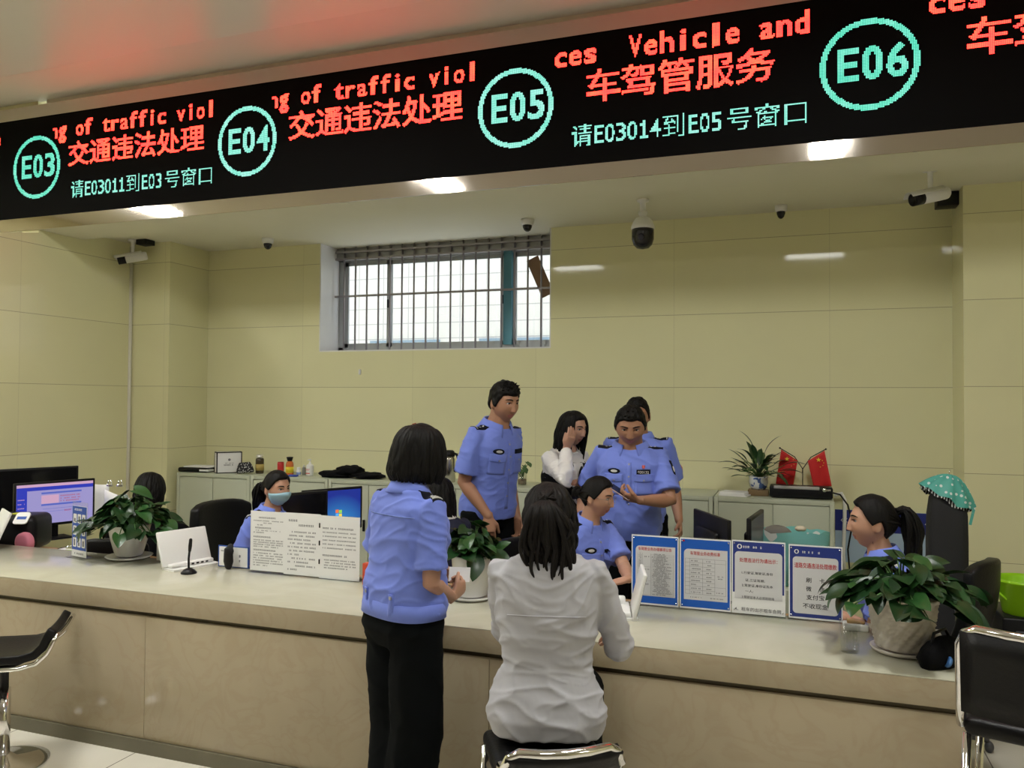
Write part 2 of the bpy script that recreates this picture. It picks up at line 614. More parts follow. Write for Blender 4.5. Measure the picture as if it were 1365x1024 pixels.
# ------------------------------------------------------------------ window with security grille
win = thing('window_1', None, None, ((WX0 + WX1) / 2, 7.0, WZ0 + .012))
win['kind'] = 'structure'
hw, hh = (WX1 - WX0) / 2 - .012, CEIL_Z - WZ0 - .012
M_ALU = mat('window_aluminium', (.42, .44, .45), .4, .5)
M_TEAL = mat('teal_window_post', (.11, .30, .38), .4, .2)
b = MB()
for s in (-1, 1): b.box(s * hw, s * (hw - .055), -.005, .05, 0, hh)
b.box(-hw, hw, -.005, .05, 0, .05); b.box(-hw, hw, -.005, .05, hh - .13, hh)
b.build('window_frame', M_ALU, win)
b = MB(); b.box(.62, .70, -.03, .05, .05, hh - .1); b.build('post', M_TEAL, win)
for x0, x1, yy in ((-hw + .055, -.58, .012), (-.62, .63, .026), (.69, hw - .055, .012)):
    b = MB()
    for x in (x0, x1 - .045): b.box(x, x + .045, yy, yy + .02, .05, hh - .13)
    b.box(x0, x1, yy, yy + .02, .05, .09); b.box(x0, x1, yy, yy + .02, hh - .17, hh - .13)
    s = b.build('sash', M_ALU, win)
    b = MB(); b.box(x0 + .045, x1 - .045, yy + .008, yy + .012, .09, hh - .17); b.build('pane', M_GLASS, s)
    b = MB(); b.box(x1 - .04, x1 - .015, yy - .012, yy, hh * .42, hh * .50, bevel=.004); b.build('latch', M_BLACKPLASTIC, s)
M_BARS = mat('dull_steel_bar', (.34, .32, .33), .35, .8)
b = MB()
for z in (.555, hh - .045, hh - .115): b.box(-hw, hw, -.085, -.062, z - .009, z + .009)
gr = b.build('grille', M_BARS, win)
nb = 18
for k in range(nb):
    x = -hw + .1 + (2 * hw - .13) * k / (nb - 1)
    b = MB(); b.tube([(x, -.072, .01), (x, -.072, hh)], .0095, 10); b.build('bar', M_BARS, gr)
# shutter box behind the top of the bars
b = MB(); b.box(-hw, hw, -.05, -.01, hh - .12, hh); b.build('shutter_box', M_GREYMETAL, win)

# cardboard wedged behind the bars
b = MB(); b.box(-.06, .06, -.002, .002, -.19, .19)
o = b.build('cardboard', mat('brown_cardboard', (.30, .19, .11), .8)); o.location = at(720, 369, 6.955); o.rotation_euler = (0, R(-24), 0)
tag(o, 'brown strip of cardboard wedged behind the window bars', 'cardboard')

# building outside
t = thing('facade', 'pale tiled building outside the barred window', 'building', (-3.2, 10.2, 0))
M_FAC = tile_mat('white_facade_tile', (.86, .86, .84), (.55, .55, .56), .22, .4, 2, 0, width=.014, rough=.5, var=.03)
b = MB(); b.box(-5, 5, 0, .3, -.0, 7); b.build('facade_wall', M_FAC, t)
M_BWIN = mat('facade_window_glass', (.30, .42, .55), .2)
for x in (-2.6, -.9, 1.2, 3.0):
    b = MB(); b.box(x, x + 1.1, -.03, 0, 1.35, 2.62); b.build('facade_window', M_BWIN, t)

# vertical conduit in the left corner
p = at(176, 335, 6.11)
b = MB(); b.tube([(p.x, 6.105, .02), (p.x, 6.105, CEIL_Z - .02)], .016, 12)
o = b.build('conduit_pipe', mat('cream_pvc', (.74, .71, .60), .4)); tag(o, 'cream vertical conduit pipe in the left wall corner', 'pipe')

# white little fixture on the tiles
p = at(480, 496, BACK_Y)
b = MB(); b.box(-.012, .012, -.012, 0, -.025, .025, bevel=.004)
o = b.build('wall_clip', M_WHITEPLASTIC, loc=p); tag(o, 'tiny white clip stuck on the wall below the window', 'clip')

# ------------------------------------------------------------------ LED sign over the counter
KS = 1.21                                    # sign scale: one LED dot is KS * 7.5 mm
SX0, SX1 = HALL_X + .01, 4.6
LZ0, LZ1 = 1.763 + 1.290 * KS, 1.763 + 2.0 * KS
sign = thing('led_sign', 'long black LED call board with red and green lettering above the counter', 'sign', (0, SIGN_Y, 0))
b = MB(); b.box(SX0, SX1, .0, .055, LZ0 - .01, LZ1 + .01); b.build('display_panel', mat('led_face', (.002, .002, .002), .7, spec=.1), sign)
b = MB(); b.box(SX0, SX1, -.006, .0, SIGN_B, LZ0); b.build('lower_trim', M_STEEL, sign, auto=30)
b = MB(); b.box(SX0, SX1, -.022, .058, LZ1, HALL_Z - .002); b.build('upper_trim', M_STEEL, sign, auto=30)


def dot_mat(name, core, edge, strength):
    """a lit LED dot: bright core, deeper coloured rim"""
    m = mat(name, (.01, .01, .01), .6, emit=core, emit_strength=strength)
    nt, bs = nodes_of(m)
    tc = nt.nodes.new('ShaderNodeTexCoord')
    sp = nt.nodes.new('ShaderNodeSeparateXYZ')
    nt.links.new(tc.outputs['Object'], sp.inputs[0])
    d = []
    for ax in (0, 2):
        fr = math_node(nt, 'FRACT', math_node(nt, 'DIVIDE', sp.outputs[ax], DOT))
        x = math_node(nt, 'SUBTRACT', fr, .5)
        d.append(math_node(nt, 'MULTIPLY', x, x))
    r2 = math_node(nt, 'ADD', d[0], d[1])
    f = math_node(nt, 'MULTIPLY', r2, 5.5, clamp=True)
    n = nt.nodes.new('ShaderNodeTexNoise'); n.inputs['Scale'].default_value = 9
    nt.links.new(tc.outputs['Object'], n.inputs['Vector'])
    f = math_node(nt, 'ADD', f, math_node(nt, 'MULTIPLY', math_node(nt, 'SUBTRACT', n.outputs['Fac'], .5), 1.3), clamp=True)
    nt.links.new(mixrgb(nt, f, core, edge), bs.inputs['Emission Color'])
    return m


DOT = .0075 * KS
LED_RED, LED_GREEN = 7.5, 1.3
M_LRED = dot_mat('led_red', (1.0, .065, .020), (1.0, .010, .016), LED_RED)
M_LGREEN = dot_mat('led_green', (.36, .92, .74), (.03, .62, .40), LED_GREEN)
M_LWHITE = dot_mat('led_pale_green', (.55, .95, .86), (.12, .70, .52), LED_GREEN)


def fill_tris(P, t, wcells, hcells):
    g = np.zeros((hcells, wcells), bool)
    for a, b_, c in t:
        A, B, C_ = P[a], P[b_], P[c]
        x0, x1 = int(max(0, min(A[0], B[0], C_[0]) - 1)), int(min(wcells, max(A[0], B[0], C_[0]) + 2))
        y0, y1 = int(max(0, min(A[1], B[1], C_[1]) - 1)), int(min(hcells, max(A[1], B[1], C_[1]) + 2))
        if x1 <= x0 or y1 <= y0: continue
        X, Y = np.meshgrid(np.arange(x0, x1) + .5, np.arange(y0, y1) + .5)
        d = (B[1] - C_[1]) * (A[0] - C_[0]) + (C_[0] - B[0]) * (A[1] - C_[1])
        if abs(d) < 1e-9: continue
        l1 = ((B[1] - C_[1]) * (X - C_[0]) + (C_[0] - B[0]) * (Y - C_[1])) / d
        l2 = ((C_[1] - A[1]) * (X - C_[0]) + (A[0] - C_[0]) * (Y - C_[1])) / d
        ok = (l1 >= -.03) & (l2 >= -.03) & (l1 + l2 <= 1.03)
        g[y0:y1, x0:x1] |= ok
    return g


def raster(body, wcells, hcells, bold=0.0):
    v, t = text_mesh(body, bold)
    return fill_tris(v / v.max(0) * np.array([wcells, hcells]), t, wcells, hcells)


def raster_mono(body, wcells, hcells, bold=0.0, clip_left=0, ref='l', low='x', fill=.84):
    """Latin letters in equal cells, as the sign shows them"""
    cell = wcells / len(body)
    rv = text_mesh(ref, bold, 3, True)[0]
    zb, zt = text_mesh(low, bold, 3, True)[0][:, 1].min(), rv[:, 1].max()
    g = np.zeros((hcells + 6, wcells), bool)
    for k, ch in enumerate(body):
        if ch == ' ':
            continue
        v, t = text_mesh(ch, 0 if ch == '1' else bold + (.02 if ch == 'g' else 0), 3, True)
        w = v[:, 0].max() - v[:, 0].min()
        if ch == '1':                                        # drawn as the board does: flag, stem and foot
            c_ = int(k * cell + cell * .5)
            g[6:6 + hcells, c_:c_ + 2] = True
            g[6:8, c_ - 2:c_ + 4] = True
            g[2 + hcells:4 + hcells, c_ - 2:c_] = True
            continue
        tw = cell * fill if ch not in 'il!1' else cell * (.34 if ch != '1' else .62)
        x0 = k * cell + (cell - tw) / 2
        P = np.stack([(v[:, 0] - v[:, 0].min()) / w * tw + x0, (v[:, 1] - zb) / (zt - zb) * hcells + 6], 1)
        g |= fill_tris(P, t, wcells, hcells + 6)
    if clip_left: g[:, :clip_left] = False
    return g


def dots(name, g, x0, row_bottom, m, extra=None):
    """light the dots of a bitmap; x0 in metres, row counted down from the top of the panel"""
    c0 = round(x0 * KS / DOT)
    zb = round((LZ1 - row_bottom * DOT) / DOT)
    mb = MB()
    e = .0004
    for j, i in zip(*np.nonzero(g)):
        x, z = (c0 + i) * DOT, (zb + j) * DOT
        mb.add([(x + e, -.0015, z + e), (x + DOT - e, -.0015, z + e), (x + DOT - e, -.0015, z + DOT - e), (x + e, -.0015, z + DOT - e)], [(0, 1, 2, 3)], 0, False)
    return mb.build(name, m, sign, fix=False)


def mono(body, xa, xb, row_top, row_bot, m, bold=.02, clip=0, **k):
    w = round((xb - xa) / .0075)
    return dots('lettering', raster_mono(body, w, row_bot - row_top, bold, clip, **k), xa, row_bot + 6, m)


def line(body, xa, xb, row_top, row_bot, m, bold=0.0):
    w = round((xb - xa) / .0075)
    return dots('lettering', raster(body, w, row_bot - row_top, bold), xa, row_bot, m)


def ring(cx, num, m):
    n = 60
    g = np.zeros((n, n), bool)
    Y, X = np.mgrid[0:n, 0:n] + .5
    rr = np.hypot(X - 30, Y - 30)
    g |= (rr <= 30) & (rr > 26.3)
    t = raster_mono(num, 44, 22, .022, ref='E', low='E', fill=.86)[6:]
    g[20:42, 10:54] |= t
    dots('window_number', g, cx - 30 * .0075, 77, m)


ring(-5.105, 'E03', M_LGREEN)
ring(-3.297, 'E04', M_LWHITE)
ring(-1.484, 'E05', M_LWHITE)
ring(.339, 'E06', M_LGREEN)
mono('e', -5.54, -5.455, 8, 22, M_LRED)
for xa, xb, z0 in ((-4.985, -3.546, 7), (-3.145, -1.712, 7)):
    mono('ng of traffic viol', xa, xb, z0, 22, M_LRED, clip=4)
mono('ces', -1.257, -1.010, 5, 21, M_LRED)
mono('Vehicle and', -.848, .078, 5, 21, M_LRED)
mono('ces', .590, .838, 4, 20, M_LRED)
mono('Vehicle and', 1.0, 1.93, 5, 21, M_LRED)
line('交通违法处理', -4.805, -3.637, 27, 50, M_LRED, .014)
line('交通违法处理', -2.982, -1.805, 27, 51, M_LRED, .014)
line('车驾管服务', -1.073, -.097, 26, 50, M_LRED, .014)
line('车驾管服务', .758, 1.735, 26, 50, M_LRED, .014)
for xa, rt, num, win_no in ((-4.777, 64, 'E03011', 'E03'), (-1.156, 65, 'E03014', 'E05')):
    d = .121
    line('请', xa, xa + .95 * d, rt, rt + 16, M_LWHITE, .0)
    mono(num, xa + d, xa + 4.05 * d, rt + 2, rt + 15, M_LWHITE, .006, ref='E', low='E')
    line('到', xa + 4.1 * d, xa + 5.05 * d, rt, rt + 16, M_LWHITE, .0)
    mono(win_no, xa + 5.15 * d, xa + 6.65 * d, rt + 2, rt + 15, M_LWHITE, .006, ref='E', low='E')
    line('号窗口', xa + 6.8 * d, xa + 9.95 * d, rt, rt + 16, M_LWHITE, .0)

# ------------------------------------------------------------------ service counter
CT, CF, CB, CR, CL = .798, 3.16, 3.855, .575, HALL_X + .6
counter = thing('service_counter', 'long cream stone service counter running across the hall', 'counter', (0, 0, 0))
b = MB(); b.box(CL, CR, CF, CB, CT - .10, CT - .004, bevel=.002); b.box(CL, CR, CF, CB, CT - .004, CT, 1, bevel=.002)
b.build('countertop', [M_STONE, M_TOP], counter, auto=30)
b = MB(); b.box(CL, CR - .03, CF + .03, CF + .06, CT - .125, CT - .10); b.build('groove_strip', M_DARKBRONZE, counter)
xs = [CL, -6.9, -5.0, -3.06, -1.22, CR]
for x0, x1 in zip(xs[:-1], xs[1:]):
    b = MB(); b.box(x0 + .001, x1 - .001, CF + .008, CF + .05, .07, CT - .125, bevel=.002)
    b.build('front_panel', M_STONE, counter, auto=30)
b = MB(); b.box(CL, CR - .005, CF - .004, CF + .05, 0, .068); b.build('kickboard', M_KICK, counter)
b = MB(); b.box(CR - .04, CR, CF + .05, CB - .02, 0, CT - .10); b.build('end_panel', M_STONE, counter)

# ------------------------------------------------------------------ ceiling cameras
def dome_camera(px, py, label, Y=6.3, r=.055):
    p = at(px, py, Y)
    t = thing('dome_camera', label, 'security camera', (p.x, Y, CEIL_Z), group=None)
    b = MB(); b.lathe([(r, 0), (r, -.02), (r * .92, -.042), (r * .7, -.05)], 24); b.build('mount', M_WHITEPLASTIC, t)
    b = MB(); b.lathe([(r * .72, -.045), (r * .70, -.065), (r * .5, -.09), (r * .25, -.101), (.002, -.104)], 24)
    b.build('dome', mat('smoked_dome', (.012, .012, .014), .08), t)
    return t


dome_camera(357, 325, 'small dome camera on the ceiling left of the barred window')
dome_camera(703, 298, 'small dome camera on the ceiling over the right end of the barred window')
dome_camera(1041, 280, 'small dark dome camera on the ceiling between the hanging camera and the right pier', 6.45, .045)

p = at(857, 284, 5.95)
t = thing('speed_dome_camera', 'large white and black speed dome camera hanging from the ceiling', 'security camera', (p.x, 5.95, CEIL_Z))
b = MB(); b.lathe([(.045, 0), (.045, -.014), (.022, -.02), (.022, -.085), (.034, -.09), (.034, -.11), (.026, -.115), (.026, -.135)], 24); b.build('bracket', M_WHITEPLASTIC, t)
b = MB(); b.lathe([(.03, -.13), (.052, -.14), (.072, -.165), (.086, -.20), (.088, -.222), (.083, -.225)], 32); b.build('housing', M_WHITEPLASTIC, t)
b = MB(); b.lathe([(.082, -.222), (.083, -.25), (.082, -.30), (.070, -.34), (.045, -.365), (.002, -.374)], 32); b.build('dome', mat('smoked_dome', (.012, .012, .014), .08), t)
b = MB(); b.ellipsoid((.0, -.078, -.295), (.026, .012, .026)); b.build('lens', mat('lens_glass', (.03, .03, .05), .03), t)


def bullet_camera(px, py, Y, label, face, tilt, cable_side):
    p = at(px, py, Y)
    t = thing('bullet_camera', label, 'security camera', (p.x, Y, CEIL_Z))
    b = MB(); b.lathe([(.045, 0), (.045, -.012), (.017, -.02), (.015, -.12), (.02, -.135), (.012, -.145)], 20); b.build('mount', M_WHITEPLASTIC, t)
    xf = T(0, 0, -.175) @ RZ(face) @ RX(tilt)
    b = MB()
    b.rings([[(.042 * math.cos(a) * k, y, .042 * math.sin(a) * k) for a in [2 * PI * j / 24 for j in range(24)]] for y, k in ((.13, .75), (.12, .95), (.10, 1), (-.06, 1), (-.06, .99))], xf=xf)
    b.build('housing', M_WHITEPLASTIC, t)
    b = MB()
    b.rings([[(.041 * math.cos(a) * k, y, .041 * math.sin(a) * k) for a in [2 * PI * j / 24 for j in range(24)]] for y, k in ((-.055, 1), (-.13, 1), (-.13, .86), (-.118, .8))], xf=xf)
    b.build('lens_hood', M_BLACKPLASTIC, t)
    b = MB()
    b.rings([[(.050 * math.cos(a) , y, .050 * math.sin(a)) for a in [R(20 + 140 * j / 12) for j in range(13)]] for y in (.09, -.155)], closed=False, cap0=False, cap1=False, xf=xf)
    o = b.build('sun_shield', M_WHITEPLASTIC, t); sm = o.modifiers.new('solid', 'SOLIDIFY'); sm.thickness = .004
    return t


bullet_camera(1240, 262, 5.75, 'white bullet camera with black hood hanging by the right pier', -62, 14, 1)
bullet_camera(177, 326, 5.95, 'white bullet camera with black hood hanging in the left corner', -52, 14, 1)
p = at(1262, 262, 6.45)
b = MB(); b.box(-.07, .07, -.07, .07, -.10, 0, bevel=.006)
o = b.build('junction_box', M_BLACKPLASTIC, loc=(p.x, 6.45, CEIL_Z)); tag(o, 'black junction box on the ceiling behind the right bullet camera', 'junction box')
p = at(195, 326, 6.0)
b = MB(); b.box(-.07, .05, -.06, .06, -.05, 0, bevel=.006)
o = b.build('junction_box', M_BLACKPLASTIC, loc=(p.x, 6.0, CEIL_Z)); tag(o, 'black junction box on the ceiling behind the left bullet camera', 'junction box')

# ------------------------------------------------------------------ metal cabinets along the back wall
CABT, CABF = 1.06, 6.15
bounds = [-5.593, -4.747, -3.915, -3.10, -2.26, -1.42, -.581, .264]
names = ['leftmost grey green metal cabinet beside the corner pier', 'grey green metal cabinet behind the masked woman',
         'grey green metal cabinet topped by the heap of dark clothes', 'grey green metal cabinet behind the tall officer, topped by the steel flask',
         'grey green metal cabinet behind the woman in the white blouse', 'grey green metal cabinet behind the two officers with the phone',
         'rightmost grey green metal cabinet, topped by the black laminator']
for (x0, x1), lab in zip(zip(bounds[:-1], bounds[1:]), names):
    w = x1 - x0 - .008
    t = thing('metal_cabinet', lab, 'cabinet', ((x0 + x1) / 2, CABF, 0), group='metal cabinets along the back wall')
    b = MB()
    b.box(-w / 2, w / 2, .02, .50, .0, CABT, bevel=.004)
    for sx in (-1, 1): b.box(sx * w / 2, sx * (w / 2 - .03), 0, .03, .0, CABT, bevel=.003)
    b.box(-w / 2 + .0301, w / 2 - .0301, 0, .03, CABT - .035, CABT, bevel=.003); b.box(-w / 2 + .0301, w / 2 - .0301, 0, .03, 0, .06)
    b.build('body', M_CABINET, t, auto=30)
    for sx in (-1, 1):
        xa, xb = sorted((sx * .003, sx * (w / 2 - .034)))
        b = MB(); b.box(xa, xb, .004, .02, .065, CABT - .04, bevel=.003); d = b.build('door', M_CABINET, t, auto=30)
        b = MB(); b.box(sx * .03, sx * .05, -.012, .006, .62, .72, bevel=.004); b.build('handle', M_BLACKPLASTIC, d)


def on_cab(px, Y=6.33):
    p = at(px, 640, Y)
    return (p.x, Y, CABT)


def label_face(w, h, lines, seed, mats, y=0):
    """a printed panel: background at y, print just in front"""
    b = MB()
    return b


# white gift box with black edges
x, y, z = on_cab(304, 6.30)
t = thing('gift_box', 'white upright gift box with black edges on the left cabinet', 'box', (x, y, z), R(50))
b = MB(); b.box(-.115, .115, -.05, .05, .0, .20, bevel=.003); b.build('carton', M_PAPER, t, auto=30)
b = MB()
for sx in (-1, 1):
    for sy in (-1, 1): b.box(sx * .117, sx * .107, sy * .052, sy * .044, 0, .201)
for zz in (0, .193):
    for sy in (-1, 1): b.box(-.117, .117, sy * .052, sy * .046, zz, zz + .009)
    for sx in (-1, 1): b.box(sx * .117, sx * .110, -.052, .052, zz, zz + .009)
b.build('edge_trim', M_BLACKPLASTIC, t)
b = MB(); rnd = random.Random(3)
scribble(b, -.05, .05, .072, .014, rnd, y=-.0515); scribble(b, -.045, .045, .092, .008, rnd, y=-.0515)
flat_poly(b, [(0 + .012 * math.cos(2 * PI * k / 12), .128 + .012 * math.sin(2 * PI * k / 12)) for k in range(12)], y=-.0515)
b.build('print', M_GREYINK, t, fix=False)

# papers in a black folder
x, y, z = on_cab(264, 6.30)
t = thing('folder', 'black folder stuffed with white papers lying left of the gift box', 'folder', (x, y, z), R(4))
b = MB(); b.box(-.16, .16, -.10, .10, .0, .045, bevel=.018, seg=3); b.build('cover', M_LEATHER, t)
b = MB(); b.box(-.10, .19, -.09, .09, .045, .058, bevel=.004); b.box(.09, .19, -.105, -.02, .012, .03); b.build('sheets', M_PAPER, t)

# dotted pouch
x, y, z = on_cab(327, 6.27)
b = MB()
n = 20
b.rings([[(.085 * k * math.cos(2 * PI * j / n), .035 * k * math.sin(2 * PI * j / n), zz) for j in range(n)] for zz, k in ((0, .95), (.02, 1.05), (.06, .9), (.09, .72), (.10, .62))])
m = mat('dotted_cloth', (.02, .02, .022), .7)
_nt, _b = nodes_of(m); _tc = _nt.nodes.new('ShaderNodeTexCoord'); _vo = _nt.nodes.new('ShaderNodeTexVoronoi'); _vo.inputs['Scale'].default_value = 75
_nt.links.new(_tc.outputs['Object'], _vo.inputs['Vector'])
_nt.links.new(mixrgb(_nt, math_node(_nt, 'LESS_THAN', _vo.outputs['Distance'], .3), (.015, .015, .018), (.7, .7, .7)), _b.inputs['Base Color'])
o = b.build('dotted_pouch', m, loc=(x, y, z + .009)); o.rotation_euler = (0, R(-6), R(10)); tag(o, 'black pouch with white dots leaning beside the gift box', 'pouch')


def bottle(name, px, Y, prof, m, label, cat, parts=()):
    x, y, z = on_cab(px, Y)
    t = thing(name, label, cat, (x, y, z))
    b = MB(); b.lathe(prof, 28); b.build('bottle_body', m, t)
    for nm, pr, mm in parts:
        b = MB(); b.lathe(pr, 28); b.build(nm, mm, t)
    return t


M_TEA = mat('dark_tea', (.05, .035, .015), .12, coat=.5)
M_CAPW = mat('silver_cap', (.7, .7, .68), .3, .8)
t = bottle('tea_jar', 346, 6.36, [(.036, 0), (.039, .01), (.039, .13), (.034, .145)], M_TEA, 'dark glass tea jar with a silver lid beside the dotted pouch', 'jar',
           [('jar_label', [(.0395, .03), (.0395, .09)], mat('ochre_label', (.45, .34, .10), .6)), ('lid', [(.030, .145), (.033, .15), (.033, .175), (.02, .18)], M_CAPW)])
bottle('red_can', 374, 6.42, [(.03, 0), (.031, .005), (.031, .10), (.028, .105)], mat('red_tin', (.55, .03, .03), .35), 'red cylindrical tin on the cabinet left of the orange bottle', 'tin',
       [('lid', [(.029, .105), (.029, .112)], mat('red_tin_lid', (.4, .02, .02), .3))])
M_ORANGE = mat('orange_drink', (.62, .16, .04), .15, coat=.4)
bottle('drink_bottle', 386, 6.36, [(.033, 0), (.036, .008), (.036, .10), (.03, .118), (.018, .128)], M_ORANGE, 'orange bottle with a yellow label and black cap behind the masked woman', 'bottle',
       [('label_band', [(.0365, .02), (.0365, .075)], mat('yellow_label', (.78, .62, .03), .5)), ('cap', [(.018, .128), (.022, .13), (.030, .158), (.032, .166), (.01, .168)], M_BLACKPLASTIC)])
bottle('pill_bottle', 398, 6.30, [(.019, 0), (.021, .004), (.021, .05), (.015, .06)], M_WHITEPLASTIC, 'small white bottle with a blue label between orange bottle and pump bottle', 'bottle',
       [('label_band', [(.0214, .012), (.0214, .035)], mat('pale_blue_label', (.25, .35, .6), .5)), ('cap', [(.015, .06), (.016, .061), (.016, .078), (.01, .08)], M_WHITEPLASTIC)])
bottle('vial', 405, 6.42, [(.016, 0), (.018, .004), (.018, .06), (.013, .07)], mat('smoky_plastic', (.25, .25, .24), .3), 'slim grey bottle just left of the pump bottle', 'bottle',
       [('cap', [(.010, .07), (.010, .09)], M_CAPW)])
t = bottle('sanitizer_bottle', 413, 6.36, [(.030, 0), (.035, .006), (.035, .085), (.03, .10), (.014, .108)], M_WHITEPLASTIC, 'white pump bottle of sanitizer with printed label', 'bottle',
           [('pump', [(.012, .106), (.013, .108), (.013, .122), (.005, .124), (.005, .142), (.012, .144), (.012, .152), (.004, .154)], M_WHITEPLASTIC)])
b = MB(); b.tube([(0, 0, .148), (0, -.03, .150), (0, -.036, .143)], .004, 8); b.build('nozzle', M_WHITEPLASTIC, t)
b = MB(); quad(b, -.022, .022, .02, .028, y=-.0353); quad(b, -.02, .02, .06, .064, y=-.0353); quad(b, -.02, .015, .05, .053, y=-.0353); b.build('print', M_REDINK, t, fix=False)
x, y, z = on_cab(391, 6.22)
b = MB(); b.box(-.045, .045, -.02, .02, 0, .018, bevel=.006)
o = b.build('blue_case', mat('blue_plastic', (.03, .06, .35), .4), loc=(x, y, z)); tag(o, 'flat blue plastic case lying in front of the small bottles', 'case')

# heap of dark clothes
x0 = on_cab(426)[0]; x1 = on_cab(512)[0]
t = thing('clothes_heap', 'heap of folded black clothes on the cabinet', 'clothes', ((x0 + x1) / 2, 6.34, CABT))
M_BLKCLOTH = mat('black_cloth', (.006, .006, .007), .9, spec=.15, bump=(30, .4))
w = (x1 - x0) / 2
def lump(cx, cz, rx, ry, rz, seed, nm):
    b = MB(); n, k = 28, 14; rs = []
    for i in range(k):
        t_ = PI * (i + .5) / k
        ring_ = []
        for j in range(n):
            d = Vector((math.sin(t_) * math.cos(2 * PI * j / n), math.sin(t_) * math.sin(2 * PI * j / n), -math.cos(t_)))
            f = 1 + .35 * noise.noise(d * 2.2 + Vector((seed, 0, 0))) + .12 * noise.noise(d * 6 + Vector((0, seed, 0)))
            ring_.append((cx + d.x * rx * f, d.y * ry * f, max(.0, cz + d.z * rz * f)))
        rs.append(ring_)
    b.rings(rs); return b.build(nm, M_BLKCLOTH, t)
lump(-w * .45, .03, w * .52, .13, .035, 1.3, 'garment')
lump(-w * .05, .065, w * .36, .12, .045, 4.1, 'garment')
lump(w * .5, .025, w * .5, .12, .032, 7.7, 'garment')

# steel vacuum flask
p = at(598, 640, 6.33)
t = thing('vacuum_flask', 'tall steel vacuum flask with black lid and handle', 'flask', (p.x, 6.33, CABT))
b = MB(); b.lathe([(.055, 0), (.058, .004), (.058, .20), (.05, .225)], 32); b.build('flask_body', mat('brushed_steel', (.6, .58, .53), .25, 1.0), t)
b = MB(); b.lathe([(.052, .222), (.054, .235), (.048, .265), (.035, .275), (.01, .277)], 32); b.box(-.07, -.045, -.012, .012, .245, .262, bevel=.004); b.build('lid', M_BLACKPLASTIC, t)
b = MB(); b.tube([(.045, 0, .25), (.075, 0, .24), (.088, 0, .20), (.086, 0, .13), (.062, 0, .09)], .011, 10); b.build('handle', M_BLACKPLASTIC, t)

# little yellow fruit at the bob-haired officer's left
p = at(521, 641, 6.3)
b = MB(); b.ellipsoid((0, 0, .022), (.024, .024, .022)); b.ellipsoid((.03, .01, .018), (.02, .02, .018))
o = b.build('yellow_fruit', mat('yellow_peel', (.6, .47, .12), .5), loc=(p.x, 6.3, CABT)); tag(o, 'small yellow fruit on the cabinet beside the dark clothes', 'fruit')

# ------------------------------------------------------------------ plants
M_LEAF = mat('pothos_leaf', (.010, .040, .010), .36, var=(9, .35))
M_LEAF2 = mat('pothos_leaf_bright', (.022, .08, .018), .34, var=(9, .3))
M_LEAFD = mat('dark_lily_leaf', (.02, .06, .018), .32, var=(9, .35))
M_STEM = mat('green_stem', (.07, .16, .04), .5)
M_SOIL = mat('potting_soil', (.035, .025, .018), .9, bump=(60, .6))


def leaf(mb, base, d, nrm, L, W, droop, mi=0, slim=False, fold=.25):
    """a leaf blade: heart shaped, or lance shaped when slim; d = direction out, nrm = upper side"""
    d = unit(d); n = (Vector(nrm) - d * Vector(nrm).dot(d)).normalized(); s = d.cross(n)
    rows = 9
    P = []
    for i in range(rows):
        t = i / (rows - 1)
        if slim: w = W * math.sin(PI * min(1, t * .97 + .03)) ** .8
        else: w = W * (math.sin(PI * (t * .93 + .07) ** .62) ** .75 if t < 1 else 0.02)
        a = droop * t
        c = base + d * (L * (math.sin(a) / a * t if a > 1e-3 else t)) - n * (L * t * (1 - math.cos(a)) / max(a, .05))
        row = []
        for j in range(5):
            u = (j - 2) / 2
            back = -.16 * L * (abs(u) ** 1.5) * max(0, 1 - t * 3) if not slim else 0
            row.append(c + s * (u * w) + n * (abs(u) * w * fold) + d * back)
        P.append(row)
    mb.grid(P, mi)


def pothos(parent, rnd, rim, z0, spread, height, count, L, droopy=.5, front=None):
    lf = MB(); st = MB()
    for k in range(count):
        az = 2 * PI * (k / count) + rnd.uniform(-.35, .35)
        lev = (k * .618) % 1
        q = lev ** .6
        r = spread * (.18 + .82 * q) * rnd.uniform(.75, 1.05)
        top = z0 + height * (1 - q) * rnd.uniform(.75, 1.1) + height * .28 * rnd.uniform(0, 1) - droopy * .22 * q * rnd.uniform(.2, 1.3) * height
        b0 = Vector((math.cos(az) * rim * .4 * rnd.random(), math.sin(az) * rim * .4 * rnd.random(), z0 - .03))
        tip = Vector((math.cos(az) * r, math.sin(az) * r, top))
        mid = b0.lerp(tip, .55) + Vector((0, 0, height * .35))
        st.tube([b0, b0.lerp(mid, .6) + Vector((0, 0, .02)), mid, tip], .0028, 6)
        out = Vector((math.cos(az), math.sin(az), rnd.uniform(-.75, .15) * (.4 + q)))
        nrm = Vector((math.cos(az) * .45, math.sin(az) * .45, 1))
        l = L * rnd.uniform(.75, 1.2)
        leaf(lf, tip - unit(out) * l * .15, out + Vector((rnd.uniform(-.6, .6), rnd.uniform(-.6, .6), rnd.uniform(-.2, .5))), nrm + Vector((rnd.uniform(-.7, .7), rnd.uniform(-.7, .7), 0)), l, l * rnd.uniform(.34, .42), rnd.uniform(.35, 1.0), 1 if rnd.random() < .25 else 0)
    st.build('stems', M_STEM, parent)
    lf.build('foliage', [M_LEAF, M_LEAF2], parent, fix=False)


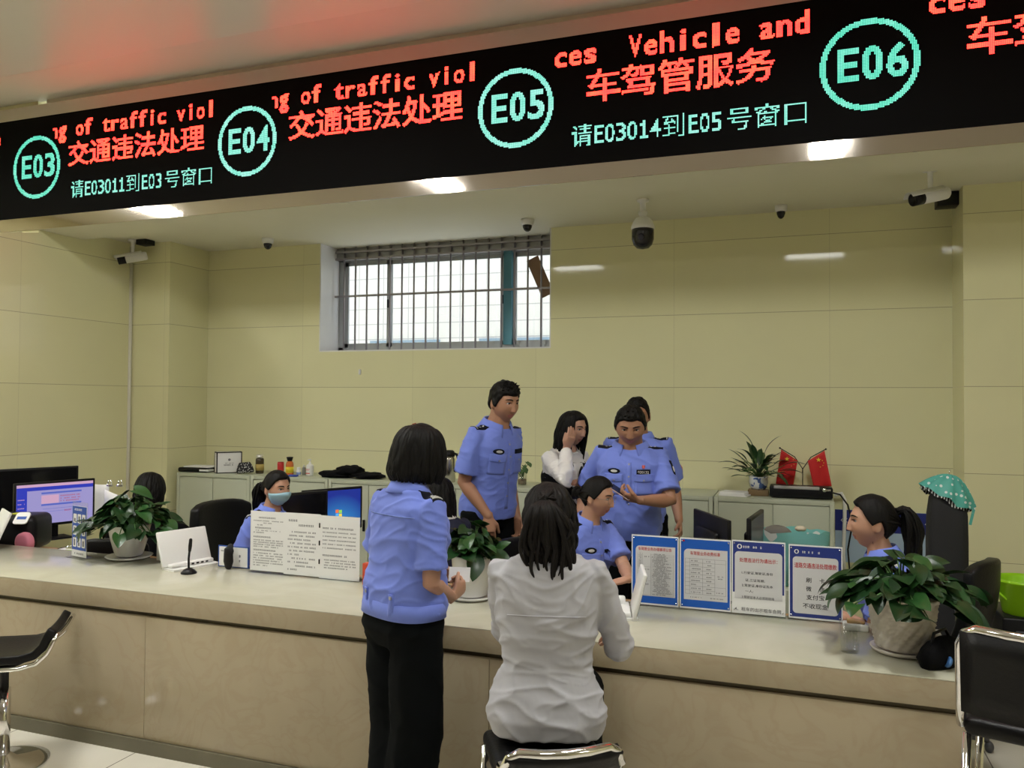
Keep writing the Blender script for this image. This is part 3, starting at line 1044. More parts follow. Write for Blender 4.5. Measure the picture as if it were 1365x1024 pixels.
# pothos with the fluted pot, left
p = atz(172, 744, CT)
t = thing('potted_pothos', 'bushy pothos in a white fluted pot with square rim, left end of the counter', 'plant', (p.x, p.y, CT))
b = MB(); n = 40
def flute(r, k=.035): return [(r * (1 + k * abs(math.sin(5 * PI * 2 * j / n / 2 * 2))) * math.cos(2 * PI * j / n), r * (1 + k * abs(math.sin(5 * 2 * PI * j / n))) * math.sin(2 * PI * j / n)) for j in range(n)]
b.rings([[(x, y, z) for x, y in flute(r)] for r, z in ((.070, .018), (.078, .03), (.102, .12), (.118, .20), (.122, .205), (.112, .20), (.10, .16))]); b.build('pot', mat('white_glazed_pot', (.78, .77, .74), .25), t)
b = MB(); b.lathe([(.09, 0), (.12, .006), (.135, .018), (.128, .018), (.09, .01)], 36); b.build('saucer', mat('white_glazed_pot', (.78, .77, .74), .25), t)
b = MB(); b.lathe([(.102, .17), (.05, .178), (.002, .18)], 24); b.build('soil', M_SOIL, t)
pothos(t, random.Random(5), .09, .19, .27, .17, 120, .105, 1.3)

# pothos with the smooth white pot, centre
p = atz(628, 797, CT)
t = thing('potted_pothos', 'pothos in a smooth white cylindrical pot between the two standing and seated women', 'plant', (p.x, p.y, CT))
b = MB(); b.lathe([(.078, .018), (.083, .022), (.098, .20), (.100, .212), (.094, .212), (.09, .19)], 40); b.build('pot', mat('white_smooth_pot', (.80, .79, .76), .22), t)
b = MB(); b.lathe([(.085, 0), (.105, .006), (.118, .02), (.112, .02), (.085, .01)], 40); b.build('saucer', mat('white_smooth_pot', (.80, .79, .76), .22), t)
b = MB(); b.lathe([(.091, .19), (.05, .196), (.002, .198)], 24); b.build('soil', M_SOIL, t)
pothos(t, random.Random(11), .08, .21, .155, .125, 70, .095, .9)

# large pothos in the woven pattern pot, right
p = atz(1203, 869, CT)
t = thing('potted_pothos', 'large pothos in a white pot with woven relief on the right end of the counter', 'plant', (p.x, p.y, CT))
b = MB(); n, k = 64, 26
rs = []
for i in range(k):
    s = i / (k - 1); r = .092 + .034 * s ** .7; z = .02 + .20 * s; ring_ = []
    for j in range(n):
        a = 2 * PI * j / n
        w = .0075 * (math.sin(a * 16 + s * 14) * math.sin(s * 36)) if s < .93 else .003
        ring_.append(((r + w) * math.cos(a), (r + w) * math.sin(a), z))
    rs.append(ring_)
rs.append([(.116 * math.cos(2 * PI * j / n), .116 * math.sin(2 * PI * j / n), .22) for j in range(n)])
rs.append([(.112 * math.cos(2 * PI * j / n), .112 * math.sin(2 * PI * j / n), .19) for j in range(n)])
b.rings(rs); b.build('pot', mat('cream_woven_pot', (.74, .68, .60), .3), t)
b = MB(); b.lathe([(.09, 0), (.108, .005), (.118, .018), (.112, .02), (.085, .012)], 40); b.build('saucer', mat('cream_woven_pot', (.74, .68, .60), .3), t)
b = MB(); b.lathe([(.112, .19), (.05, .196), (.002, .198)], 24); b.build('soil', M_SOIL, t)
pothos(t, random.Random(21), .10, .215, .285, .135, 118, .102, .85)

# peace lily in a porcelain pot on its wooden block
p = at(1011, 640, 6.36)
b = MB(); b.box(-.075, .075, -.06, .06, 0, .045, bevel=.004)
o = b.build('wood_block', mat('brown_wood_block', (.20, .13, .06), .5), loc=(p.x, 6.36, CABT)); tag(o, 'brown wooden block under the porcelain plant pot', 'block')
t = thing('potted_lily', 'dark leafy lily in a blue and white porcelain pot on a wooden block', 'plant', (p.x, 6.36, CABT + .045))
m = mat('blue_white_porcelain', (.8, .8, .8), .15)
_nt, _b = nodes_of(m); _tc = _nt.nodes.new('ShaderNodeTexCoord'); _n = _nt.nodes.new('ShaderNodeTexNoise'); _n.inputs['Scale'].default_value = 22
_nt.links.new(_tc.outputs['Object'], _n.inputs['Vector'])
_nt.links.new(mixrgb(_nt, math_node(_nt, 'GREATER_THAN', _n.outputs['Fac'], .56), (.72, .74, .74), (.10, .17, .42)), _b.inputs['Base Color'])
b = MB(); b.lathe([(.045, 0), (.062, .02), (.070, .055), (.066, .085), (.074, .10), (.066, .10), (.06, .085)], 32); b.build('pot', m, t)
b = MB(); b.lathe([(.061, .088), (.002, .092)], 20); b.build('soil', M_SOIL, t)
lf = MB(); st = MB(); rnd = random.Random(8)
for k in range(46):
    az = rnd.uniform(0, 2 * PI); e = rnd.uniform(.1, 1.25)
    d = Vector((math.cos(az) * math.cos(e), math.sin(az) * math.cos(e), math.sin(e)))
    b0 = Vector((0, 0, .09)); r = rnd.uniform(.08, .17)
    st.tube([b0, b0 + d * r * .5 + Vector((0, 0, .02)), b0 + d * r], .003, 6)
    leaf(lf, b0 + d * r, d + Vector((0, 0, .1)), Vector((-d.x * .6, -d.y * .6, 1.0)), rnd.uniform(.11, .18), .021, rnd.uniform(.4, 1.3), 0, True)
for d, r, L in (((1, -.2, .55), .22, .16), ((.9, .1, .25), .2, .15), ((-.2, 0, 1.2), .2, .2), ((.25, 0, 1.0), .18, .2), ((-1, 0, .6), .17, .16)):
    d = unit(d); b0 = Vector((0, 0, .09)); st.tube([b0, b0 + d * r], .003, 6); leaf(lf, b0 + d * r, d, Vector((0, 0, 1)), L, .026, .9, 0, True)
st.build('stems', M_STEM, t); lf.build('foliage', M_LEAFD, t, fix=False)

# cuttings in a glass of water by the tall officer
p = at(696, 640, 6.34)
t = thing('cutting_in_glass', 'small plant cutting in a glass of water right of the tall officer', 'plant', (p.x, 6.34, CABT))
b = MB(); b.lathe([(.034, 0), (.038, .004), (.042, .10), (.039, .10), (.035, .008)], 24); b.build('glass_jar', M_ACRYLIC, t)
b = MB(); b.lathe([(.034, .008), (.036, .05), (.002, .051)], 20); b.build('pebbles', mat('brown_pebbles', (.16, .10, .05), .6, bump=(80, .8)), t)
st, lf = MB(), MB(); rnd = random.Random(4)
for k in range(16):
    az = rnd.uniform(0, 2 * PI); r = rnd.uniform(.02, .085); h = rnd.uniform(.10, .21)
    tip = Vector((math.cos(az) * r, math.sin(az) * r, h)); st.tube([Vector((0, 0, .03)), Vector((math.cos(az) * r * .5, math.sin(az) * r * .5, h * .75)), tip], .002, 6)
    leaf(lf, tip, Vector((math.cos(az), math.sin(az), -.5)), Vector((math.cos(az) * .6, math.sin(az) * .6, 1)), .045, .02, .6)
st.build('stems', M_STEM, t); lf.build('foliage', mat('pale_leaf', (.07, .14, .05), .45), t, fix=False)

# desk flags behind the laminator
M_FLAG = mat('red_flag_cloth', (.62, .02, .02), .65)
M_YEL = mat('flag_yellow', (.85, .62, .05), .6)
p = at(1070, 650, 6.50)
t = thing('desk_flags', 'pair of small red flags with yellow stars on a desk stand', 'flags', (p.x, 6.50, CABT))
b = MB(); b.lathe([(.035, 0), (.035, .012), (.008, .018), (.006, .05)], 20); b.build('stand', M_CHROME, t)
def star(mb, cx, cz, r, y, a0=90):
    flat_poly(mb, [((cx + (r if k % 2 == 0 else r * .4) * math.cos(R(a0 + 36 * k))), cz + (r if k % 2 == 0 else r * .4) * math.sin(R(a0 + 36 * k))) for k in range(10)], y)
for sgn, top, tilt in ((-1, (-.165, .355), -16), (1, (.165, .355), 12)):
    b = MB(); b.tube([(0, 0, .04), (0, 0, .20), (top[0] * .35, 0, .29), (top[0], 0, top[1])], .0035, 8); b.ellipsoid((top[0], 0, top[1]), (.007, .007, .007)); b.build('flagpole', M_BLACKPLASTIC, t)
    P = []
    for i in range(13):
        u = i / 12; row = []
        for j in range(11):
            v = j / 10
            # hung from its upper edge along the slanting pole, falling in soft folds
            x_ = top[0] * (.22 + .72 * u) + v * .05 * (1 if sgn > 0 else -.8); z_ = (.262 + (top[1] - .272) * u) - v * (.235 + .03 * u)
            row.append((x_, -.012 - .012 * math.sin(u * 7 + sgn) * v, z_))
        P.append(row)
    b = MB(); b.grid(P); f = b.build('flag', M_FLAG, t, fix=False); sm = f.modifiers.new('solid', 'SOLIDIFY'); sm.thickness = .002
    b = MB()
    c = (top[0] * .55 + sgn * .012, .30 - .055)
    star(b, c[0] + .01 * sgn, c[1] + .03, .019, -.034)
    for k in range(4): star(b, c[0] + .036 * math.cos(R(-70 + 38 * k)) * 1 + .01, c[1] + .005 + .03 * math.sin(R(-70 + 38 * k)), .0055, -.036)
    b.build('stars', M_YEL, f, fix=False)

# laminator
x0, x1 = at(1026, 660, 6.28).x, at(1110, 660, 6.28).x
t = thing('laminator', 'long black laminating machine with a silver top strip on the right cabinet', 'machine', ((x0 + x1) / 2, 6.28, CABT)); w = (x1 - x0) / 2
b = MB(); b.box(-w, w, -.07, .09, .008, .092, bevel=.014, seg=3); b.build('body', M_BLACKPLASTIC, t)
b = MB(); b.box(-w * .86, w * .58, -.073, -.05, .072, .094, bevel=.003); b.build('top_strip', mat('silver_plastic', (.45, .44, .42), .4, .3), t)
b = MB(); b.lathe([(.014, 0), (.014, .006)], 20, xf=T(w * .74, -.071, .074) @ RX(90)); b.box(w * .80, w * .93, -.073, -.07, .066, .08, bevel=.003); b.build('control_knob', M_CHROME, t)
b = MB(); b.tube([(w, 0, .05), (w + .05, -.01, .04), (w + .10, -.03, -.03), (w + .13, -.04, -.16), (w + .10, -.02, -.35), (w + .12, 0, -.6)], .006, 8); b.build('power_cord', M_BLACKPLASTIC, t)
b = MB(); b.tube([at(1112, 660, 6.6), at(1122, 658, 6.6), at(1126, 666, 6.6), at(1126, 690, 6.6), at(1124, 740, 6.6), at(1126, 760, 6.6)], .014, 10)
o = b.build('white_hose', M_WHITEPLASTIC); tag(o, 'white bent hose going down the wall right of the laminator', 'hose')

# white papers on the cabinet
p = at(980, 655, 6.27)
b = MB(); b.box(-.105, .105, -.08, .08, 0, .012, bevel=.002); b.box(-.10, .09, -.075, .085, .012, .03, bevel=.002)
o = b.build('paper_stack', M_PAPER, loc=(p.x, 6.28, CABT)); o.rotation_euler = (0, 0, R(-12)); tag(o, 'loose stack of white papers on the right cabinet', 'papers')

# pink topped clear bottle half hidden behind the rear officer
p = at(904, 645, 6.40)
t = thing('drink_tumbler', 'clear tumbler with a pink cap right behind the rear officer', 'tumbler', (p.x, 6.40, CABT))
b = MB(); b.lathe([(.035, 0), (.04, .004), (.042, .13), (.034, .15)], 24); b.build('tumbler_body', M_ACRYLIC, t)
b = MB(); b.lathe([(.035, .15), (.037, .152), (.034, .19), (.02, .21), (.002, .214)], 24); b.build('cap', mat('pink_plastic', (.62, .22, .20), .4), t)

# ------------------------------------------------------------------ printed acrylic signs standing on the counter
M_SIGNBLUE = mat('sign_blue', (.012, .11, .52), .45)
M_SIGNNAVY = mat('sign_navy', (.025, .045, .24), .45)
M_SIGNPALE = mat('sign_pale_paper', (.66, .66, .67), .5)
M_SIGNRED = mat('sign_red_ink', (.55, .02, .03), .5)
SIGNY = 3.80


def acrylic_sign(x0, x1, h, label, dark, rounded=True):
    w = x1 - x0
    t = thing('sign_stand', label, 'sign', (x0, SIGNY, CT), group='upright notice signs on the counter')
    b = MB(); b.box(0, w, 0, .004, .004, h + .004); b.box(-.002, w + .002, -.02, .075, 0, .004)
    b.build('acrylic_holder', M_ACRYLIC, t)
    b = MB(); b.box(.001, w - .001, -.0022, -.0004, .006, h); p_ = b.build('printed_sheet', M_PAPER, t)
    return t, p_, w


def blue_frame(p_, w, h, m, style):
    b = MB()
    y = -.0026
    if style == 'full':
        quad(b, .006, w - .006, .014, h - .006, y, 0)
        flat_poly(b, rrect(.020, w - .016, .048, h - .05, .02, corners=(0, 0, 1, 0)), y - .0004, 1)
    elif style == 'half':
        quad(b, .006, w - .006, h * .30, h - .006, y, 0)
        flat_poly(b, rrect(.014, w - .014, h * .22, h - .05, .018, corners=(0, 1, 1, 0)), y - .0004, 1)
    else:
        quad(b, .006, w - .006, .014, h - .006, y, 0)
        flat_poly(b, rrect(.018, w - .018, .030, h - .052, .016), y - .0004, 1)
    b.build('blue_border', [m, M_SIGNPALE], p_, fix=False)


def screws(p_, w, h):
    b = MB()
    for x in (.012, w - .012):
        for z in (.022, h - .014): b.lathe([(.0035, -.001), (.0035, .0025), (.001, .0035)], 10, xf=T(x, -.003, z) @ RX(90))
    b.build('sign_pins', M_CHROME, p_)


def crest(b, x, z, r, y):
    ring_ = [(x + r * math.cos(R(k * 20)), z + r * math.sin(R(k * 20))) for k in range(18)]
    flat_poly(b, ring_, y, 0)
    flat_poly(b, [(x + (q - x) * .55, z + (v - z) * .7) for q, v in ring_], y - .0002, 1)


H1 = .333
Y3 = -.0036
# 1: a long list of items
t, p_, w = acrylic_sign(-.739, -.516, H1, 'blue bordered notice holding a dense three column table, leftmost sign of the row', False)
blue_frame(p_, w, H1, M_SIGNBLUE, 'full'); screws(p_, w, H1)
b = MB(); put_text(b, '车驾管业务办理事项公告', w / 2, H1 - .072, h=.016, w=.158, y=Y3, center=True, bold=.006); b.build('title', M_SIGNRED, p_, fix=False)
b = MB(); rnd = random.Random(1)
for x in (.030, .052, .092, w - .024): quad(b, x, x + .0008, .052, H1 - .085, Y3)
for k in range(27):
    z = .053 + k * .0073
    quad(b, .092 if k % 9 else .03, w - .024, z, z + .0005, Y3)
    scribble(b, .097 + rnd.uniform(0, .02), w - .03 - rnd.uniform(0, .035), z + .0018, .004, rnd, y=Y3)
    scribble(b, .036, .048, z + .0018, .004, rnd, y=Y3)
for z in (.10, .17, .23): scribble(b, .062, .085, z, .006, rnd, y=Y3)
b.build('print', M_GREYINK, p_, fix=False)
# 2: price table
t, p_, w = acrylic_sign(-.512, -.279, H1, 'blue bordered price table notice with a red title, second sign of the row', False)
blue_frame(p_, w, H1, M_SIGNBLUE, 'full'); screws(p_, w, H1)
b = MB(); put_text(b, '车驾管业务收费标准', w / 2, H1 - .078, h=.018, w=.135, y=Y3, center=True, bold=.006); b.build('title', M_SIGNRED, p_, fix=False)
b = MB()
cols = [.026, .046, .105, .160, w - .024]
for x in cols: quad(b, x, x + .0008, .075, H1 - .095, Y3)
for k in range(10):
    z = .075 + k * (H1 - .17) / 9
    quad(b, cols[0], cols[3] if k not in (0, 2, 9, 8) else cols[4], z, z + .0008, Y3)
    if k < 9:
        scribble(b, .052, .10 - rnd.uniform(0, .008), z + .006, .0055, rnd, y=Y3)
        scribble(b, .122, .145, z + .006, .0055, rnd, y=Y3)
scribble(b, .168, .198, .085, .005, rnd, y=Y3); scribble(b, .168, .198, .16, .005, rnd, y=Y3); scribble(b, .17, .195, .15, .005, rnd, y=Y3)
scribble(b, .045, .10, .058, .005, rnd, y=Y3); scribble(b, .14, .20, .058, .005, rnd, y=Y3)
b.build('print', M_GREYINK, p_, fix=False)
b = MB(); flat_poly(b, [(.018 + .006 * math.cos(R(k * 30)), H1 - .014 + .004 * math.sin(R(k * 30))) for k in range(12)], -.0030); b.build('red_emblem', M_SIGNRED, p_, fix=False)
# 3: violation papers
t, p_, w = acrylic_sign(-.277, -.043, H1 + .004, 'navy topped notice with four numbered lines, third sign of the row', True)
h = H1 + .004
blue_frame(p_, w, h, M_SIGNNAVY, 'half'); screws(p_, w, h)
b = MB(); crest(b, .035, h - .028, .011, -.0030); b.build('emblem', [M_PAPER, M_SIGNNAVY], p_, fix=False)
b = MB(); scribble(b, .05, .135, h - .034, .011, rnd, y=-.0030); b.build('header_print', M_PAPER, p_, fix=False)
b = MB(); put_text(b, '处理违法行为请出示：', w / 2, h - .098, h=.020, w=.165, y=Y3, center=True, bold=.008); b.build('title', M_SIGNRED, p_, fix=False)
b = MB()
for z, x, s, wd in ((.185, .045, '1.行驶证,驾驶证,身份', .135), (.152, .06, '证,三证驾照;', .085), (.128, .045, '2.驾驶证,身份证及本', .135), (.102, .06, '一人;', .035), (.075, .045, '3.驾驶证本人必须到现场', .14)):
    put_text(b, s, x, z, h=.013, w=wd, y=Y3, bold=.004)
put_text(b, '4、租车的出示租车合同', .014, .018, h=.017, w=.20, y=Y3, bold=.002)
b.build('print', M_INK, p_, fix=False)
# 4: payment
t, p_, w = acrylic_sign(-.031, .194, H1, 'navy bordered notice listing ways to pay in large black characters, rightmost sign of the row', True)
blue_frame(p_, w, H1, M_SIGNNAVY, 'ring'); screws(p_, w, H1)
b = MB(); crest(b, .034, H1 - .030, .010, -.0030); b.build('emblem', [M_PAPER, M_SIGNNAVY], p_, fix=False)
b = MB(); scribble(b, .05, .135, H1 - .036, .010, rnd, y=-.0030); b.build('header_print', M_PAPER, p_, fix=False)
b = MB(); put_text(b, '道路交通违法处理缴款', w / 2, H1 - .102, h=.024, w=.175, y=Y3, center=True, bold=.008); b.build('title', M_SIGNRED, p_, fix=False)
b = MB()
for z, l in ((.168, (('刷', .085), ('卡', .140))), (.130, (('微', .085), ('信', .140)))):
    for c, x in l: put_text(b, c, x, z, h=.022, y=Y3, center=True, bold=.006)
put_text(b, '支付宝', w / 2, .093, h=.022, w=.075, y=Y3, center=True, bold=.006)
put_text(b, '不收现金', w / 2, .054, h=.023, w=.105, y=Y3, center=True, bold=.006)
b.build('print', M_INK, p_, fix=False)

# three typed pages in an acrylic stand before the masked woman
t = thing('page_stand', 'row of three white typed pages in a clear stand before the masked woman', 'notice', (-2.882, 3.745, CT))
b = MB(); b.box(0, .70, 0, .004, .004, .342); b.box(-.004, .704, -.02, .08, 0, .004); b.build('acrylic_holder', M_ACRYLIC, t)
rnd = random.Random(9)
for i, (xa, xb, zb, zt) in enumerate(((.002, .232, .01, .342), (.224, .458, .004, .344), (.452, .700, .0, .340))):
    y = -.001 - .0012 * i
    b = MB(); b.box(xa, xb, y - .0008, y, zb + .002, zt); pg = b.build('page', M_PAPER, t)
    b = MB(); yy = y - .0011
    def row(x_, xe, z_, hh_=.007, f=.85): scribble(b, xa + x_, xa + xe, z_, hh_, rnd, y=yy, fill=f)
    if i == 0:
        row(.055, .165, .302, .009, 1); row(.02, .215, .286, .006); row(.085, .14, .274, .006); row(.045, .08, .262); row(.03, .14, .245, .009, 1)
        row(.035, .20, .232, .006, .6); row(.02, .09, .22); row(.02, .135, .195, .009, 1)
        for k in range(4): row(.02, .215 - .03 * (k == 3), .178 - k * .012)
        row(.02, .17, .122, .009, 1)
        for k in range(6): row(.02, .215 - .1 * (k == 5), .106 - k * .0135)
    elif i == 1:
        row(.03, .09, .296, .013, 1); row(.095, .19, .272, .012, 1)
        for k, (a, e) in enumerate(((.05, .205), (.025, .205), (.025, .17), (.04, .205), (.025, .205), (.025, .205), (.025, .10), (.05, .20), (.025, .16), (.05, .21), (.025, .085))): row(a, e, .236 - k * .0205, .009, .75)
    else:
        row(.02, .21, .268, .010)
        for k in range(5): row(.02, .225, .247 - k * .021, .007, .9)
        row(.02, .17, .122, .010)
        for k in range(4): row(.03, .225 - .05 * (k == 3), .099 - k * .014, .007)
    b.build('print', M_GREYINK, pg, fix=False)
    if i == 2:
        b = MB()
        for z in (.285, .19, .09): b.box(xa - .003, xa + .004, -.008, .008, z - .013, z + .013, bevel=.002)
        b.build('binder_clips', M_BLACKPLASTIC, t)

# blue leaflet stand with white cells
t = thing('leaflet_stand', 'upright blue leaflet with a grid of white cells beside the left plant', 'leaflet', (-4.09, 3.70, CT), R(-14))
b = MB(); b.box(-.085, .085, 0, .003, .003, .335); b.box(-.087, .087, -.04, .05, 0, .003); b.build('acrylic_holder', M_ACRYLIC, t)
b = MB(); b.box(-.082, .082, -.002, -.0005, .005, .31); sh = b.build('leaflet', M_PAPER, t)
b = MB(); quad(b, -.080, .080, .045, .308, -.0026); b.build('blue_field', mat('leaflet_blue', (.02, .08, .42), .4), sh, fix=False)
b = MB()
for i in range(3):
    for j in range(3): flat_poly(b, rrect(-.068 + i * .049, -.030 + i * .049, .062 + j * .072, .118 + j * .072, .006), -.003)
b.build('white_cells', M_PAPER, sh, fix=False)
b = MB(); rnd = random.Random(2)
for i in range(3):
    for j in range(3): b.box(-.058 + i * .049, -.042 + i * .049, -.0035, -.0032, .07 + j * .072, .09 + j * .072 + rnd.uniform(0, .02))
scribble(b, -.05, .05, .018, .012, rnd, y=-.0026)
b.build('print', M_GREYINK, sh, fix=False)
b = MB(); scribble(b, -.055, .045, .282, .014, rnd, y=-.003); b.build('header_print', M_PAPER, sh, fix=False)


# white leaning tablets (seen from behind)
def desk_tablet(x, y, rz, label, w=.30, h=.235, lean=22):
    t = thing('desk_tablet', label, 'tablet', (x, y, CT), R(rz))
    xf = T(0, 0, .012) @ RX(-lean)
    b = MB(); b.box(-w / 2, w / 2, -.006, .012, 0, h, bevel=.006, seg=3, xf=xf); b.build('body', M_WHITEPLASTIC, t)
    b = MB(); b.box(-w / 2 + .012, w / 2 - .012, .0121, .0135, .012, h - .012, xf=xf); b.build('screen', mat('tablet_glass', (.015, .015, .02), .06), t)
    b = MB(); b.prism([(-w / 2 + .01, -.10), (w / 2 - .01, -.10), (w / 2 - .01, .02), (-w / 2 + .01, .02)], 0, .010); b.box(-w / 2 + .02, w / 2 - .02, -.055, -.01, .010, .034, bevel=.008); b.build('foot', M_WHITEPLASTIC, t)
    b = MB()
    for k in range(4): b.box(-.01 + k * .03, .006 + k * .03, -.0565, -.054, .016, .025)
    b.build('ports', M_BLACKPLASTIC, t)
    return t


desk_tablet(-3.315, 3.745, 74, 'white tablet seen from behind next to the black microphone stand', .31, .205, 20)
desk_tablet(-4.89, 3.74, -30, 'white tablet seen from behind at the far left edge of the counter')
desk_tablet(-.70, 3.62, -76, 'white tablet leaning by the seated client\'s right shoulder', .24, .20, 14)

t = thing('microphone', 'black gooseneck microphone on a round foot in front of the white tablet', 'microphone', (-3.165, 3.585, CT))
b = MB(); b.lathe([(.042, 0), (.043, .006), (.03, .02), (.012, .03), (.002, .032)], 28); b.build('foot', M_BLACKPLASTIC, t)
b = MB(); b.tube([(0, 0, .02), (-.002, 0, .08), (.004, 0, .13)], .006, 10); b.build('gooseneck', M_BLACKPLASTIC, t)
b = MB(); b.tube([(.004, 0, .125), (.007, 0, .15), (.010, 0, .185)], [.008, .010, .009], 12, round_ends=True); b.build('microphone_head', M_BLACKPLASTIC, t)

# card with a picture, card in blue frame with black handset
t = thing('photo_card', 'small white card with a blue picture left of the white tablet', 'card', (-3.515, 3.80, CT), R(-4))
b = MB(); b.box(-.085, .085, 0, .002, 0, .105); b.box(-.085, .085, 0, .05, 0, .002); c = b.build('card', M_PAPER, t)
m = mat('card_picture', (.2, .35, .55), .4, var=(25, .9))
b = MB(); flat_poly(b, rrect(-.025, .08, .012, .096, .018), -.0006); b.build('picture', m, c, fix=False)
b = MB(); rnd = random.Random(6); scribble(b, -.075, -.035, .05, .012, rnd, y=-.0006); scribble(b, -.07, -.045, .03, .010, rnd, y=-.0006); b.build('print', M_GREYINK, c, fix=False)
t = thing('name_card', 'white name card in a blue frame standing left of the typed pages', 'card', (-3.04, 3.80, CT))
b = MB(); b.box(-.105, .105, 0, .004, 0, .122); b.box(-.105, .105, 0, .05, 0, .003); c = b.build('frame', M_BLUEINK, t)
b = MB(); b.box(-.098, .098, -.0012, -.0002, .006, .116); c = b.build('card', M_PAPER, t)
b = MB(); scribble(b, -.085, -.05, .088, .008, rnd, y=-.0016); scribble(b, .04, .06, .06, .016, rnd, y=-.0016); scribble(b, .04, .06, .035, .012, rnd, y=-.0016); b.build('print', M_INK, c, fix=False)
b = MB(); b.tube([(0, 0, .0), (0, 0, .02), (-.001, 0, .06), (0, .004, .085), (.004, .01, .10)], [.026, .032, .030, .032, .02], 18, flat=.55, round_ends=True)
o = b.build('handset', M_BLACKPLASTIC, loc=(-3.035, 3.752, CT + .024)); tag(o, 'rounded black handset standing in front of the blue framed card', 'handset')

# card reader near the seated client
t = thing('card_reader', 'small white card reader with a dark label right of the seated client', 'card reader', (-.775, 3.66, CT), R(12))
b = MB(); b.box(-.04, .04, -.055, .055, 0, .03, bevel=.008); b.box(-.035, .035, -.01, .05, .025, .062, bevel=.01); b.build('body', M_WHITEPLASTIC, t)
b = MB(); b.box(-.012, .024, -.0565, -.054, .006, .022); b.build('label_plate', M_DARKGREY, t)

# red box between the pages and the standing officer
p = atz(486, 786, CT)
b = MB(); b.box(-.03, .03, -.02, .02, 0, .115, bevel=.004)
o = b.build('red_box', mat('red_carton', (.55, .07, .03), .45), loc=(-2.10, 3.70, CT)); tag(o, 'narrow red carton right of the typed pages, half behind the standing officer', 'box')

# clear tumbler before the big plant
p = atz(1133, 869, CT)
b = MB(); b.lathe([(.030, 0), (.034, .003), (.040, .115), (.037, .115), (.031, .008), (.002, .006)], 32)
o = b.build('clear_tumbler', M_ACRYLIC, loc=(p.x, p.y, CT)); tag(o, 'clear plastic tumbler on the counter left of the woven pot', 'tumbler')
p = atz(1135, 829, CT)
t = thing('stamp_pad', 'small white tray with a brown pad half hidden left of the large plant', 'tray', (.24, 3.72, CT))
b = MB(); b.box(-.05, .05, -.03, .03, 0, .03, bevel=.006); b.build('tray', M_WHITEPLASTIC, t)
b = MB(); b.box(-.035, .035, -.022, .022, .03, .042, bevel=.003); b.build('pad', M_WOOD, t)

# black bag with a blue fob at the counter's right corner
t = thing('handbag', 'slack black bag with a blue round fob on the right corner of the counter', 'bag', (.508, 3.35, CT), R(-35))
b = MB(); n = 24; rs = []
for z, k, dx in ((0, .95, 0), (.03, 1.1, 0), (.06, 1.0, .005), (.085, .75, .01), (.10, .35, .01)):
    rs.append([(dx + .055 * k * math.cos(2 * PI * j / n) * (1 + .1 * noise.noise(Vector((j * .6, z * 20, 1)))), .12 * k * math.sin(2 * PI * j / n) * (1 + .12 * noise.noise(Vector((j * .5, z * 20, 5)))), z) for j in range(n)])
b.rings(rs); b.build('bag_body', M_BLKCLOTH, t)
b = MB(); b.tube([(.0, -.08, .07), (.0, -.05, .12), (0, .03, .125), (0, .07, .08)], .006, 8); b.build('handle', M_LEATHER, t)
b = MB(); b.lathe([(.019, -.005), (.021, 0), (.019, .005)], 20, xf=T(.056, -.06, .032) @ RZ(-40) @ RX(65)); b.build('blue_fob', mat('blue_fob', (.06, .17, .42), .2), t)

# ------------------------------------------------------------------ desks and screens behind the counter
def desk(x0, x1, label):
    t = thing('staff_desk', label, 'desk', (x0, 3.87, 0), group='low desks behind the counter')
    w = x1 - x0
    b = MB(); b.box(0, w, 0, .30, .70, .73, bevel=.004); b.build('desktop', M_WOOD, t, auto=30)
    for x in (.01, w - .04):
        b = MB(); b.box(x, x + .03, .02, .27, 0, .70); b.build('side_panel', M_WOOD, t)
    return t


desk(-6.0, -3.62, 'brown wooden desk behind the left part of the counter')
desk(-1.56, .13, 'brown wooden desk behind the right part of the counter')
desk(-3.58, -1.60, 'brown wooden desk behind the typed pages and the middle plant')


def monitor(name_label, loc, rz, w, h, face, stand=True, zb=.10, tilt=0):
    """screen faces local -y"""
    t = thing('computer_monitor', name_label, 'monitor', loc, R(rz))
    xf = T(0, 0, zb) @ RX(tilt)
    b = MB(); b.box(-w / 2, w / 2, 0, .022, 0, h, bevel=.005, xf=xf); b.box(-w * .3, w * .3, .02, .05, h * .2, h * .75, bevel=.014, xf=xf); b.build('housing', M_BLACKPLASTIC, t)
    b = MB(); b.box(-w / 2 + .016, w / 2 - .016, -.0012, .0005, .02, h - .016, xf=xf); s = b.build('screen', face, t)
    b = MB(); b.box(-.035, .035, .03, .055, .012, zb + h * .4, bevel=.006); b.build('stand_neck', M_BLACKPLASTIC, t)
    b = MB(); b.box(-.11, .11, -.06, .11, 0, .014, bevel=.006); b.build('stand_foot', M_BLACKPLASTIC, t)
    return t, s, xf


def scr(name, c, st): return mat(name, (.02, .02, .02), .25, emit=c, emit_strength=st)


